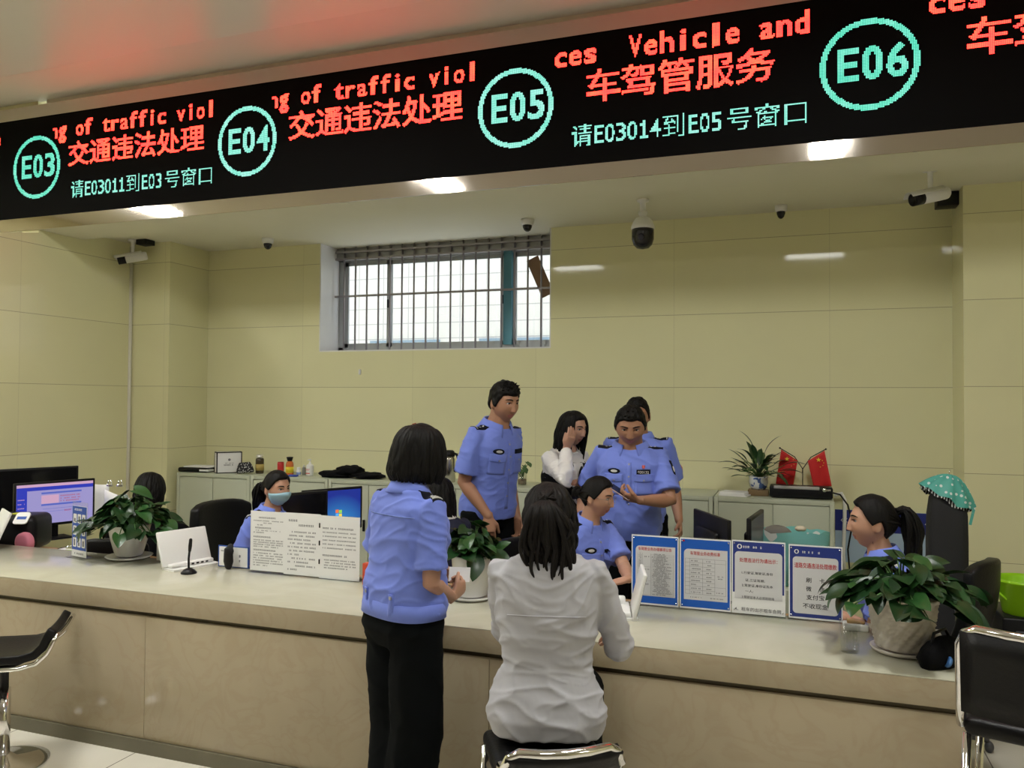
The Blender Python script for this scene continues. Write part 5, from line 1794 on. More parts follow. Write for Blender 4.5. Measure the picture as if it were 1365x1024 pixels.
def remesh(mb, name, mats, parent, voxel, smooth=1, folds=None, classify=None, taub=None, trim=None):
    """melt overlapping closed pieces into one continuous skin"""
    o = mb.build(name + '_raw', mats)
    md = o.modifiers.new('r', 'REMESH')
    md.mode = 'VOXEL'; md.voxel_size = voxel; md.adaptivity = 0
    dg = bpy.context.evaluated_depsgraph_get()
    me = bpy.data.meshes.new_from_object(o.evaluated_get(dg))
    bpy.data.objects.remove(o)
    n = len(me.vertices)
    P = np.empty(n * 3); me.vertices.foreach_get('co', P); P = P.reshape(-1, 3)
    E = np.empty(len(me.edges) * 2, int); me.edges.foreach_get('vertices', E); E = E.reshape(-1, 2)
    deg = np.bincount(E.ravel(), minlength=n).astype(float)[:, None]

    def lap(P):
        A = np.zeros_like(P)
        np.add.at(A, E[:, 0], P[E[:, 1]]); np.add.at(A, E[:, 1], P[E[:, 0]])
        return A / np.maximum(deg, 1) - P
    for _ in range(smooth):
        P = P + .5 * lap(P)
        P = P - .40 * lap(P) if taub else P
    if folds:
        amp, fx, fz, seed = folds
        me.vertices.foreach_set('co', P.ravel()); me.update()
        N = np.empty(n * 3); me.vertices.foreach_get('normal', N); N = N.reshape(-1, 3)
        def nz(q): return noise.noise(Vector(q))
        h = np.empty(n)
        for i, (x_, y_, z_) in enumerate(P):
            wx = x_ + .05 * nz((x_ * 4, y_ * 4, z_ * 4 + seed)); wz = z_ + .07 * nz((x_ * 5 + 9, y_ * 5, z_ * 3 + seed))
            a_ = nz((wx * fx + seed, y_ * fx, wz * fz))
            r1 = 1 - 2.4 * abs(nz((wx * fx * 1.1 + wz * fz * .7, y_ * fx * 1.1 + seed, wz * fz * 1.5 - wx * fx * .5)))
            r2 = 1 - 2.4 * abs(nz((wx * fx * 1.6 - wz * fz * 1.0 + 5, y_ * fx * 1.6 + seed, wz * fz * 3.0)))
            h[i] = .5 * a_ + .55 * max(0, r1) ** 2 + .32 * max(0, r2) ** 2
        P = P + N * (amp * np.maximum(h - .15, -.3))[:, None]
    me.vertices.foreach_set('co', P.ravel())
    me.name = name
    me.materials.clear()
    for m_ in (mats if isinstance(mats, (list, tuple)) else [mats]): me.materials.append(m_)
    me.polygons.foreach_set('use_smooth', [True] * len(me.polygons))
    if classify:
        ctr = np.empty(len(me.polygons) * 3); me.polygons.foreach_get('center', ctr)
        me.polygons.foreach_set('material_index', classify(ctr.reshape(-1, 3)).astype(int))
    me.update()
    ob = bpy.data.objects.new(name, me)
    COL.objects.link(ob)
    ob.parent = parent
    return ob


def bvh_of(o):
    me = o.data
    return BVHTree.FromPolygons([v.co.copy() for v in me.vertices], [tuple(p.vertices) for p in me.polygons])


def cling(bv, O, U, V, D, w, h, nu=8, nv=8, lift=.002, thick=.002, shape='rect', bend=None):
    """a patch of cloth that follows the surface; O centre, U right, V up, D viewing direction onto it"""
    U, V, D = unit(U), unit(V), unit(D)
    P = []
    last = None
    for i in range(nu):
        row = []
        for j in range(nv):
            u, v = -1 + 2 * i / (nu - 1), -1 + 2 * j / (nv - 1)
            if shape == 'ellipse':
                u, v = u * math.sqrt(1 - v * v / 2), v * math.sqrt(1 - u * u / 2)
            elif shape == 'shield':
                u = u * (1 - .45 * max(0, -v) ** 2)
            elif shape == 'flap':
                v = v - (.35 * (1 - abs(u))) * (1 - v) / 2
            o = O + U * (u * w / 2) + V * (v * h / 2) - D * .12
            hit = bv.ray_cast(o, D, .6)
            if hit[0] is None: p = last if last else O.copy()
            else: p = hit[0] - D * lift
            last = p
            row.append(p)
        P.append(row)
    mb = MB()
    mb.grid(P, 0)
    # back sheet pushed inwards closes it
    Q = [[p + D * (thick + lift) for p in r] for r in P]
    a, b_ = len(P), len(P[0])
    o2 = MB(); o2.grid(Q)
    n0 = len(mb.v)
    mb.join(o2)
    rim = [(0, j) for j in range(b_)] + [(i, b_ - 1) for i in range(1, a)] + [(a - 1, j) for j in range(b_ - 2, -1, -1)] + [(i, 0) for i in range(a - 2, 0, -1)]
    ix = [i * b_ + j for i, j in rim]
    mb.f += [(ix[(k + 1) % len(ix)], ix[k], ix[k] + n0, ix[(k + 1) % len(ix)] + n0) for k in range(len(ix))]
    mb.m += [0] * len(ix); mb.s += [False] * len(ix)
    return mb


MALE = [(-.20, .150, .108, .0), (-.06, .166, .120, -.004), (.06, .164, .116, .0), (.22, .152, .108, .006), (.42, .160, .112, .006), (.62, .178, .118, .004), (.78, .190, .112, -.004), (.87, .176, .092, -.010), (.94, .128, .074, -.012), (1.0, .078, .062, -.010)]
FEMALE = [(-.20, .158, .108, -.004), (-.06, .172, .120, -.008), (.08, .160, .108, -.002), (.26, .132, .092, .002), (.44, .138, .096, .004), (.62, .152, .112, .012), (.76, .158, .104, .004), (.85, .148, .088, -.008), (.925, .108, .068, -.012), (1.0, .060, .054, -.010)]


class Person:
    """a posed figure; local axes: x to its right, y forward, z up, origin on the floor under the pelvis"""

    def __init__(self, label, loc, yaw, H=1.65, fem=False, hip=None, lean=(0, 0), side=0, twist=0, head=(0, 0, 0), fat=1.0, width=1.0, hscale=1.0, hwide=1.0, skin=None, group=None):
        self.s = s = H / 1.70
        self.fem, self.fat = fem, fat
        self.root = thing('person', label, 'person', loc, R(yaw), group)
        self.M = Matrix.Translation(loc) @ Matrix.Rotation(R(yaw), 4, 'Z')
        self.Mi = self.M.inverted()
        self.hip = (.93 * s) if hip is None else hip
        self.skin = skin or (M_SKINF if fem else M_SKIN)
        self.prof = [(t, a * s * width, b_ * s * (fat if .0 <= t <= .6 else 1 + (fat - 1) * .5), c * s) for t, a, b_, c in (FEMALE if fem else MALE)]
        self.lean, self.side, self.twist = lean, side, twist
        self.L = .525 * s
        N = 40
        p = Vector((0, 0, self.hip))
        self.line = [(0.0, p.copy())]
        for k in range(N):
            t = (k + .5) / N
            p = p + self.updir(t) * (self.L / N)
            self.line.append(((k + 1) / N, p.copy()))
        X, Y, Z = self.axes(.88)
        sw = (.150 if fem else .178) * s * width
        c = self.at(.855 if fem else .868)
        self.sh = {1: c + X * sw - Y * .008 * s, -1: c - X * sw - Y * .008 * s}
        # neck and head
        nb = self.at(1.0)
        Xn, Yn, Zn = self.axes(1.0)
        hy, hp, hr = head
        self.Rh = (Matrix.Rotation(R(hy), 3, 'Z') @ Matrix.Rotation(R(-hp), 3, 'X') @ Matrix.Rotation(R(hr), 3, 'Y'))
        up = self.Rh @ Vector((0, 0, 1)); fw = self.Rh @ Vector((0, 1, 0))
        nd = (Zn * .8 + Vector((0, 0, 1)) * .35 + Yn * .16).normalized()
        self.hs = s * (.97 if fem else 1.0) * hscale
        self.hc = nb + nd * (.046 * s) + up * (.086 * s) + fw * (.022 * s)
        self.neck = (nb, nd, up, fw)
        self.Hm = Matrix.Translation(self.hc) @ self.Rh.to_4x4() @ Matrix.Diagonal((self.hs * hwide, self.hs, self.hs, 1))
        self.arms = {}
        self.legs = {}

    def updir(self, t):
        a = R(self.lean[0] + (self.lean[1] - self.lean[0]) * max(0, min(1, t)))
        b_ = R(self.side * max(0, min(1, t)))
        return Vector((math.sin(b_), math.sin(a) * math.cos(b_), math.cos(a) * math.cos(b_)))

    def axes(self, t):
        Z = self.updir(t)
        tw = R(self.twist * max(0, min(1, t)))
        X0 = Vector((math.cos(tw), math.sin(tw), 0))
        Y = Z.cross(X0).normalized()
        return Y.cross(Z).normalized(), Y, Z

    def at(self, t):
        if t <= 0: return self.line[0][1] + self.updir(0) * (t * self.L)
        k = min(len(self.line) - 1, int(t * (len(self.line) - 1)))
        a = self.line[k]
        if k == len(self.line) - 1: return a[1] + self.updir(1) * ((t - 1) * self.L)
        b_ = self.line[k + 1]
        return a[1].lerp(b_[1], (t - a[0]) / (b_[0] - a[0]))

    def local(self, w):
        return self.Mi @ Vector(w)

    def arm(self, sd, target, pole=(0, -1, -.2), hand=None, palm=None, curl=(30, 35, 35), thumb=(.7, .6), world=True):
        """sd +1 right, -1 left; target = wrist position"""
        a = self.sh[sd]
        t = self.local(target) if world else Vector(target)
        e, w = two_bone(a, t, .285 * self.s, .245 * self.s, Vector(pole))
        fd = (w - e).normalized()
        hd = (self.Mi.to_3x3() @ Vector(hand)) if (hand is not None and world) else (Vector(hand) if hand is not None else fd)
        pn = (self.Mi.to_3x3() @ Vector(palm)) if (palm is not None and world) else (Vector(palm) if palm is not None else Vector((-sd, 0, 0)))
        if abs(unit(hd).dot(unit(pn))) > .97: pn = Vector((0, 0, -1)) if abs(unit(hd).z) < .9 else Vector((0, -1, 0))
        self.arms[sd] = dict(a=a, e=e, w=w, hd=unit(hd), pn=pn, curl=curl, thumb=thumb)
        return self

    def leg(self, sd, knee, ankle):
        s = self.s
        h = self.at(-.05) + Vector((sd * .088 * s, 0, 0))
        self.legs[sd] = dict(h=h, k=Vector(knee), a=Vector(ankle))
        return self

    def stand(self, spread=.10, step=0.0):
        s = self.s
        for sd in (-1, 1):
            self.leg(sd, (sd * (.095 + spread * .1) * s, .015 + sd * step * .5, self.hip * .53), (sd * (.09 + spread * .25) * s, -.02 + sd * step, .075 * s))
        return self

    def sit(self, seat, fwd=.42, open_=.13, foot=.40):
        s = self.s
        for sd in (-1, 1):
            self.leg(sd, (sd * (.09 + open_ * .4) * s, fwd * s, seat + .05), (sd * (.09 + open_ * .4) * s, foot * s, max(.075 * s, seat + .05 - .42 * s)))
        return self

    # ---- body
    def torso(self, pad=0.0, t0=-.2, t1=1.0, bulge=None, n=36, extra=()):
        mb = MB(); rs = []
        for t, rx, ry, yo in self.prof:
            if t < t0 - 1e-6 or t > t1 + 1e-6: continue
            X, Y, Z = self.axes(t)
            k = bulge(t) if bulge else 0
            rs.append(ell(self.at(t) + Y * yo, X, Y, rx + pad + k, ry + pad + k, n, 2.5))
        mb.rings(rs)
        return mb

    def build_body(self, voxel=.0045, hands=True, legs=True):
        s = self.s
        full = self.prof
        self.prof = [(t, a - (.022 if t > .7 and t < .98 else .010 if t > 0 else .035) * s, b - (.010 if t > 0 else .035) * s, c) for t, a, b, c in full]
        P, N, bv = head_data(self.fem)
        mb = self.torso()
        self.prof = full
        hm = MB(); hm.add([tuple(p) for p in P], ICO_F)
        for sd in (-1, 1):
            ear = []
            for (dx, dy, k) in ((-.012, .002, .6), (-.002, .0, 1.0), (.008, -.006, 1.0), (.012, -.009, .75)):
                ear.append([(sd * (.072 + dx), -.004 + dy + .0165 * k * math.cos(2 * PI * j / 16), -.004 + .031 * k * math.sin(2 * PI * j / 16)) for j in range(16)])
            hm.rings(ear)
        mb.join(hm, self.Hm)
        nb, nd, up, fw = self.neck
        r = (.051 if self.fem else .061) * s * (1 + (self.fat - 1) * .6)
        c0 = self.at(.93)
        mb.tube([c0, nb + nd * .02 * s, nb + nd * .065 * s, self.hc - up * .035 * s - fw * .022 * s], [r * 1.3, r * 1.06, r * .98, r * .95], 24)
        k = 1.0 if not self.fem else .88
        for sd, A in self.arms.items():
            a, e, w = A['a'], A['e'], A['w']
            inn = self.at(.84)
            mb.tube([inn.lerp(a, .55), a, a.lerp(e, .3), a.lerp(e, .65), e, e.lerp(w, .22), e.lerp(w, .55), e.lerp(w, .85), w], [.040 * s * k, .046 * s * k, .047 * s * k, .045 * s * k, .040 * s * k, .042 * s * k, .036 * s * k, .028 * s * k, .026 * s * k], 20, round_ends=True)
            hand_mesh(mb, w, A['hd'], A['pn'], sd, A['curl'], 1.0, A['thumb'], s * (.94 if self.fem else 1.02))
        for sd, G in self.legs.items():
            h, kn, an = G['h'], G['k'], G['a']
            mb.tube([h + Vector((0, 0, .02)), h.lerp(kn, .35), kn, kn.lerp(an, .3), kn.lerp(an, .75), an], [.070 * s, .068 * s, .052 * s, .052 * s, .038 * s, .034 * s], 18, round_ends=True)
            mb.tube([an + Vector((0, -.03, -.03 * s)), an + Vector((0, .05, -.035 * s)), an + Vector((0, .15, -.048 * s))], [.034 * s, .034 * s, .024 * s], 14, round_ends=True)
        Hi = self.Hm.inverted()
        A_ = np.array(Hi)

        def classify(c):
            q = c @ A_[:3, :3].T + A_[:3, 3]
            lip = (np.abs(q[:, 0]) < .024) & (q[:, 2] < -.050 - .12 * np.abs(q[:, 0])) & (q[:, 2] > -.075 + .25 * np.abs(q[:, 0])) & (q[:, 1] > .07) & (q[:, 1] < .12)
            return np.where(lip, 1, 0)
        self.body = remesh(mb, 'body', [self.skin, M_LIP], self.root, voxel, 1, classify=classify, taub=True)
        self.face()
        return self.body

    def face(self, brow=.0034, glasses=False):
        P, N, bv = head_data(self.fem)
        mb = MB()
        for sd in (-1, 1):
            x0 = sd * .031
            y0 = face_y(bv, x0, .012)
            mb.ellipsoid((x0, y0 - .0035, .0115), (.0145, .0065, .0056), 20, 10, 0)
            mb.ellipsoid((x0, y0 + .0008, .0114), (.0066, .0036, .0054), 14, 8, 1)
            lid = [(x0 + sd * u * .0155, face_y(bv, x0 + sd * u * .0155, .012) + .0022, .0168 - .0048 * u * u) for u in (-1, -.5, 0, .5, 1)]
            mb.tube(lid, [.0008, .0016, .0019, .0018, .001], 8, 1)
        mb.build('eyes', [M_EYEW, M_IRIS], self.root, fix=True).data.transform(self.Hm)
        mb = MB()
        for sd in (-1, 1):
            pts = [(sd * x, face_y(bv, sd * x, z) + .0008, z) for x, z in ((.013, .0300), (.022, .0335), (.034, .0352), (.044, .0335), (.052, .0295))]
            mb.tube(pts, [brow * .8, brow * 1.1, brow, brow * .8, brow * .35], 8, flat=.45, hint=(0, 1, 0))
        mb.build('eyebrows', M_HAIR, self.root).data.transform(self.Hm)

    def hair(self, mb, m=None, name='hair'):
        o = mb.build(name, m or M_HAIR, self.root, fix=False)
        o.data.transform(self.Hm)
        return o

    # ---- clothes
    def shirt(self, m, t0=-.10, pad=.014, sleeve='short', voxel=.006, folds=(.006, 7, 9, 1.0), bulge=None, top=.97, name='shirt', loose=.0, smooth=3, cuff=None):
        s = self.s
        mb = MB(); rs = []
        n = 40
        ts = [t0] + [t for t, *_ in self.prof if t0 + .03 < t < top] + [top]
        T_ = [q[0] for q in self.prof]
        for t in ts:
            rx = np.interp(t, T_, [q[1] for q in self.prof]); ry = np.interp(t, T_, [q[2] for q in self.prof]); yo = np.interp(t, T_, [q[3] for q in self.prof])
            X, Y, Z = self.axes(t)
            lo = loose * max(0, 1 - t / .7)
            k = (bulge(t) if bulge else 0) + lo
            rs.append(ell(self.at(t) + Y * yo, X, Y, rx + pad + k, ry + pad + k, n, 2.5))
        mb.rings(rs)
        for sd, A in self.arms.items():
            a, e, w = A['a'], A['e'], A['w']
            inn = self.at(.80)
            kf = .9 if self.fem else 1.0
            if sleeve == 'short':
                end = a.lerp(e, .80)
                d = (e - a).normalized()
                mb.tube([inn.lerp(a, .45), a - d * .002, a.lerp(e, .35), a.lerp(e, .62), end, end, end - d * .03], [.062 * s * kf, .061 * s * kf, .066 * s * kf, .070 * s * kf, .074 * s * kf, .064 * s * kf, .060 * s * kf], 28)
            elif sleeve == 'long':
                end = e.lerp(w, .93)
                mb.tube([inn.lerp(a, .45), a, a.lerp(e, .4), a.lerp(e, .8), e, e.lerp(w, .2), e.lerp(w, .55), e.lerp(w, .82), end], [.062 * s * kf, .062 * s * kf, .062 * s * kf, .058 * s * kf, .056 * s * kf, .056 * s * kf, .050 * s * kf, .043 * s * kf, .040 * s * kf], 28)
        self.shirt_o = remesh(mb, name, m, self.root, voxel, smooth, folds=folds)
        self.sb = bvh_of(self.shirt_o)
        return self.shirt_o

    def trousers(self, m=None, top=.10, voxel=.008, pad=.012, name='trousers', loose=.02):
        s = self.s
        mb = self.torso(pad, -.2, top)
        for k_ in range(36): mb.v[k_] = tuple(Vector(mb.v[k_]).lerp(self.at(-.2), .16))
        for sd, G in self.legs.items():
            h, kn, an = G['h'], G['k'], G['a']
            end = an + (an - kn).normalized() * .02 * s
            mb.tube([h + Vector((0, 0, .03)), h.lerp(kn, .35), kn, kn.lerp(end, .5), end], [.104 * s, (.096 + loose * .3) * s, (.070 + loose) * s, (.062 + loose * 1.3) * s, (.060 + loose * 1.5) * s], 22, round_ends=False)
        self.trous = remesh(mb, name, m or M_TROUSER, self.root, voxel, 9, folds=(.009, 6, 4, 3.0))
        for sd, G in self.legs.items():
            an = G['a']
            sh = MB(); sh.tube([an + Vector((0, -.035, -.035 * s)), an + Vector((0, .06, -.038 * s)), an + Vector((0, .17, -.048 * s))], [.042 * s, .044 * s, .030 * s], 16, round_ends=True, flat=.8)
            sh.build('shoe', M_SHOE, self.root)
        return self.trous

    def collar(self, m, r=.064, h=.034, open_=38, drop=.030, spread=.022, t=.965, point=.03):
        s = self.s
        X, Y, Z = self.axes(1.0)
        c = self.at(t) - Y * .008 * s
        k = r * s * (1.0 if not self.fem else .90) * (1 + (self.fat - 1) * .5)
        P = []
        n = 36
        for i in range(n + 1):
            a = R(open_ / 2) + (2 * PI - R(open_)) * i / n
            q = min(i, n - i) / n * 2
            dirv = X * math.sin(a) + Y * math.cos(a)
            fr = max(0, 1 - q * 3.2)
            zt = h * s * (1 - .35 * fr)
            e = 1 + .10 * (1 - abs(math.cos(a)))
            row = [c + dirv * (k * e) - Z * .014 * s, c + dirv * (k * 1.0 * e) + Z * zt, c + dirv * ((k + .006 * s) * e) + Z * (zt + .002)]
            row += [c + dirv * ((k + spread * s * .6) * e) + Z * (zt - drop * s * .55) + Y * fr * .004, c + dirv * ((k + spread * s) * e) + Z * (zt - (drop + point * fr) * s) + Y * fr * .012 * s + X * math.copysign(fr * .012 * s, math.sin(a))]
            P.append(row)
        mb = MB(); mb.grid(P)
        o = mb.build('collar', m, self.root, fix=False)
        sd = o.modifiers.new('solid', 'SOLIDIFY'); sd.thickness = .0035
        return o

    def epaulette(self, sd, bars=2, stars=1, length=.118, width=.056):
        s = self.s
        X, Y, Z = self.axes(.95)
        nk = self.at(.965) + X * sd * (.070 * s)
        tip = self.sh[sd] + X * sd * .035 * s + Z * .06
        U = (tip - nk); U = (U - Z * U.dot(Z)).normalized()
        c = nk + U * (length * s * .56)
        mb = cling(self.sb, c, U, Y, -Z, length * s, width * s, 12, 6, .0045, .004)
        o = mb.build('epaulette', M_NAVY, self.root, fix=False)
        b_ = MB()
        for k in range(bars):
            q = cling(self.sb, c + U * (length * s * (.43 - .085 * k)), U, Y, -Z, .005 * s, width * s * .92, 3, 5, .0062, .001); b_.join(q)
        for k in range(stars):
            q = cling(self.sb, c + U * (length * s * (.08 - .19 * k)), U, Y, -Z, .011 * s, .011 * s, 5, 5, .0068, .001, 'ellipse'); b_.join(q)
        b_.build('rank_marks', M_SILVER, o, fix=False)
        return o

    def chest(self, sd, t, dx_, w, h, name, m, shape='rect', lift=.003, dz=0, parent=None, nu=8, nv=8):
        """something flat on the chest, dx metres to the side of the middle"""
        X, Y, Z = self.axes(t)
        dx = dx_ * (.82 if self.fem else 1)
        c = self.at(t) + X * sd * dx * self.s + Z * dz
        mb = cling(self.sb, c + Y * .05, X, Z, -Y, w * self.s, h * self.s, nu, nv, lift, .002, shape)
        return mb.build(name, m, parent or self.root, fix=False)

    def uniform_front(self, badge=True, number=None, pockets=True, badge_side=1, right_tag=-1):
        m = M_SHIRT
        self.chest(1, .45, 0.0, .030, .40, 'placket', m, nu=4, nv=16, lift=.0022)
        b_ = MB()
        for t in (.20, .36, .52, .68, .82):
            X, Y, Z = self.axes(t)
            b_.join(cling(self.sb, self.at(t) + Y * .05, X, Z, -Y, .011, .011, 5, 5, .005, .001, 'ellipse'))
        b_.build('buttons', M_BUTTON, self.root, fix=False)
        if pockets:
            for sd in (-1, 1):
                self.chest(sd, .57, .088, .105, .105, 'pocket', m, lift=.0022)
                f = self.chest(sd, .665, .088, .112, .042, 'pocket_flap', m, 'flap', lift=.0045)
                X, Y, Z = self.axes(.64)
                b_ = cling(self.sb, self.at(.635) + X * sd * .088 * self.s * (.82 if self.fem else 1) + Y * .05, X, Z, -Y, .011, .011, 5, 5, .0075, .001, 'ellipse')
                b_.build('pocket_button', M_BUTTON, f, fix=False)
        if badge:
            o = self.chest(badge_side, .74, .088, .074, .032, 'chest_patch', M_NAVY, 'ellipse', lift=.004)
            X, Y, Z = self.axes(.74)
            b_ = cling(self.sb, self.at(.74) + X * badge_side * .088 * self.s * (.82 if self.fem else 1) + Y * .05, X, Z, -Y, .040 * self.s, .016 * self.s, 7, 5, .0058, .001, 'ellipse')
            b_.build('patch_emblem', M_SILVER, o, fix=False)
        if number:
            o = self.chest(-badge_side, .735, .085, .080, .026, 'number_tag', M_NAVY, lift=.004)
            X, Y, Z = self.axes(.735)
            c = self.at(.735) - X * badge_side * .085 * self.s * (.82 if self.fem else 1)
            hit = self.sb.ray_cast(c + Y * .18, -Y, .6)
            if hit[0]:
                # lettering laid on the plate, facing forward (+y): mirror the x axis so it reads from the front
                mt = MB(); put_text(mt, number, 0, -.008, h=.016, w=.066, center=True, bold=.01)
                q = hit[0] + Y * .016
                xf = Matrix(((-X.x, -Y.x, Z.x, q.x), (-X.y, -Y.y, Z.y, q.y), (-X.z, -Y.z, Z.z, q.z), (0, 0, 0, 1)))
                t2 = MB(); t2.join(mt, xf); t2.build('number', M_SILVER, o, fix=False)
            b_ = self.chest(-badge_side, .79, .085, .018, .018, 'badge_pin', mat('red_enamel', (.5, .05, .04), .35), 'shield', lift=.005)


def short_crop(seed, side=.008, top=.02, quiff=.03, n=150, fringe=.0):
    """short male hair: a cropped cap with tufts swept forward and up over the brow"""
    rnd = random.Random(seed)
    mb = hair_cap(False, top, side, seed, fringe=fringe, rough=.006, freq=60)
    for k in range(n):
        a = R(rnd.uniform(-75, 75)) if k < n * .8 else R(rnd.uniform(-180, 180)); e = rnd.uniform(.62, 1.35)
        p0 = scalp(a, e, 1.02)
        out = unit(p0)
        if abs(a) < 1.0 and e < .72: e = rnd.uniform(.74, 1.2); p0 = scalp(a, e, 1.02); out = unit(p0)
        sw = Vector((rnd.uniform(-.5, .5), .9 if abs(a) < 1.8 else -.2, .35)) * rnd.uniform(.5, 1.0)
        L = quiff * rnd.uniform(.6, 1.1) * (1.0 if p0.y > -.02 else .7)
        clump(mb, [p0, p0 + (out * .8 + sw * .5) * L * .55, p0 + (out * .75 + sw * 1.0) * L], .0075, 7, .7)
    return mb


def clump(mb, pts, r, n=9, flat=.6):
    """a lock of hair through the points"""
    q = [Vector(p) for p in pts]
    out = []
    N = max(10, 4 * (len(q) - 1))
    for k in range(N + 1):
        u = k / N * (len(q) - 1); i = min(len(q) - 2, int(u)); f = u - i
        p0, p1, p2, p3 = q[max(0, i - 1)], q[i], q[i + 1], q[min(len(q) - 1, i + 2)]
        out.append(.5 * ((2 * p1) + (p2 - p0) * f + (2 * p0 - 5 * p1 + 4 * p2 - p3) * f * f + (3 * p1 - p0 - 3 * p2 + p3) * f ** 3))
    mb.tube(out, [r * max(.12, min(1, .35 + 2.5 * k / N)) * (1 - .75 * max(0, (k / N - .6) / .4) ** 1.5) for k in range(N + 1)], n, flat=flat, round_ends=False)

# ================================================================== the people of the photograph
def locks_down(mb, rnd, a0, a1, n, z_end, r_mid=1.14, r_end=1.12, rad=.013, inward=0.0, crown=(0, -.01, .119), jitter=.006, wave=0.0, el0=1.35):
    """strands from the crown over the skull and straight down; angles in degrees from the face, both sides"""
    for k in range(n):
        a = R(a0 + (a1 - a0) * (k + .5) / n + rnd.uniform(-1.5, 1.5))
        j = lambda q=1.0: Vector((rnd.uniform(-jitter, jitter), rnd.uniform(-jitter, jitter), 0)) * q
        p0 = Vector(crown) + Vector((math.sin(a) * .012, math.cos(a) * .012, 0))
        pts = [p0, scalp(a, .95, r_mid * .985) + j(.4), scalp(a, .5, r_mid) + j(.6), scalp(a, .05, r_mid) + j()]
        b0 = scalp(a, 0, r_end)
        zs = [-.055, (z_end - .055) / 2, z_end * rnd.uniform(.95, 1.03)]
        for i, z in enumerate(zs):
            q = Vector((b0.x, b0.y, z)) + j()
            if wave: q += Vector((math.sin(z * 60 + k) * wave, math.cos(z * 55 + k * 1.7) * wave, 0))
            if i == 2: q.x *= 1 - inward; q.y *= 1 - inward
            pts.append(q)
        clump(mb, pts, rad * rnd.uniform(.85, 1.15), 9, .7)


# ---- A  standing officer with the bob, seen from behind
A = Person('woman officer with a black bob standing at the counter with her back turned', (-1.465, 2.86, 0), -26, H=1.655, fem=True, lean=(1, 5), head=(-10, 6, 0), width=1.06)
A.stand(-.25)
A.arm(1, at(602, 796, 2.99), pole=(.5, -.8, -.9), hand=(.25, .75, .35), palm=(-.9, .2, .3), curl=(55, 60, 40))
A.arm(-1, (-1.47, 3.09, .99), pole=(-.3, .2, -1), hand=(.3, .8, .3), palm=(.9, .2, .2), curl=(45, 45, 40))
A.build_body()
A.shirt(M_SHIRT, t0=.06, pad=.017, bulge=lambda t: .026 * math.exp(-((t - .27) / .13) ** 2), folds=(.013, 6, 6, 2.0), voxel=.0055)
mb = MB(); rs = []
for t, k in ((.035, .008), (.037, .014), (.15, .022), (.155, .014)):
    X, Y, Z = A.axes(t); T_ = [q[0] for q in A.prof]
    rs.append(ell(A.at(t) + Y * np.interp(t, T_, [q[3] for q in A.prof]), X, Y, np.interp(t, T_, [q[1] for q in A.prof]) + .010 + k, np.interp(t, T_, [q[2] for q in A.prof]) + .010 + k, 40, 2.5))
mb.rings(rs); wb = mb.build('waistband', M_SHIRT, A.root)
wbv = bvh_of(wb)
for sd in (-1, 1):
    X, Y, Z = A.axes(.12)
    q = cling(A.sb, A.at(.15) + X * sd * .083 - Y * .05, X, Z, Y, .022, .085, 4, 8, .006, .004); tb = q.build('waist_tab', M_SHIRT, A.root, fix=False)
    q = cling(A.sb, A.at(.205) + X * sd * .083 - Y * .05, X, Z, Y, .015, .015, 6, 6, .010, .003, 'ellipse'); q.build('tab_button', M_BUTTON, tb, fix=False)
X, Y, Z = A.axes(.8)
q = cling(A.sb, A.at(.79) - Y * .05, X, Z, Y, .29, .004, 24, 3, .0022, .002); q.build('yoke_seam', mat('uniform_seam', (.14, .20, .50), .8), A.root, fix=False)
A.collar(M_SHIRT, r=.070, h=.040, drop=.045, spread=.030)
A.trousers(loose=.036)
for sd in (-1, 1): A.epaulette(sd, 2, 1)
mb = hair_cap(True, .026, .022, 3, rough=.003, male=False)
rnd = random.Random(31)
for s0, s1 in ((42, 180), (-180, -42)): locks_down(mb, rnd, s0, s1, 52, -.112, 1.23, 1.27, .0135, .10)
for s0, s1 in ((60, 180), (-180, -60)): locks_down(mb, rnd, s0, s1, 26, -.112, 1.16, 1.14, .015, .05)
A.hair(mb)
b = MB(); b.tube([scalp(R(-105 + 3 * k), .98 + .02 * k, 1.34) for k in range(5)], .005, 8); h = b.build('hair_clip', mat('amber_hair_clip', (.30, .07, .02), .3), A.root); h.data.transform(A.Hm)
# folded paper in her hand
c = A.arms[1]['w'] + A.arms[1]['hd'] * .085
b = MB(); b.box(-.045, .045, -.001, .001, -.03, .03, xf=T(*(A.M @ c + Vector((-.035, .03, .035)))) @ RZ(12) @ RX(-18))
o = b.build('folded_slip', M_PAPER); tag(o, 'white slip of paper held by the standing woman officer with the bob', 'paper')

# ---- B  seated client in the white shirt
B_ = Person('woman in a white shirt with a ponytail seated on the bar chair, back turned', (-.785, 2.575, 0), 14, H=1.62, fem=True, hip=.752, lean=(3, 17), head=(-4, 8, -3), width=1.13)
B_.sit(.63, .40, .06, .42)
B_.arm(1, (-.60, 2.96, .875), pole=(.30, -.2, -1), hand=(-.7, .6, .0), palm=(0, 0, -1), curl=(20, 25, 20))
B_.arm(-1, (-.965, 2.95, .875), pole=(-.30, -.2, -1), hand=(.7, .6, .0), palm=(0, 0, -1), curl=(20, 25, 20))
B_.build_body()
B_.shirt(M_WSHIRT, t0=-.17, pad=.015, sleeve='long', folds=(.013, 6, 7, 5.0), bulge=lambda t: -.004 * math.exp(-((t + .2) / .12) ** 2) - .012 * math.exp(-((t - .24) / .14) ** 2), voxel=.0055)
X, Y, Z = B_.axes(.58)
q = cling(B_.sb, B_.at(.58) - Y * .05, X, Z, Y, .26, .004, 24, 3, .0022, .002); q.build('yoke_seam', mat('white_seam', (.45, .45, .50), .8), B_.root, fix=False)
B_.collar(M_WSHIRT, r=.066, h=.034, drop=.04, spread=.024)
B_.trousers(pad=-.002, top=.02)
rnd = random.Random(77)
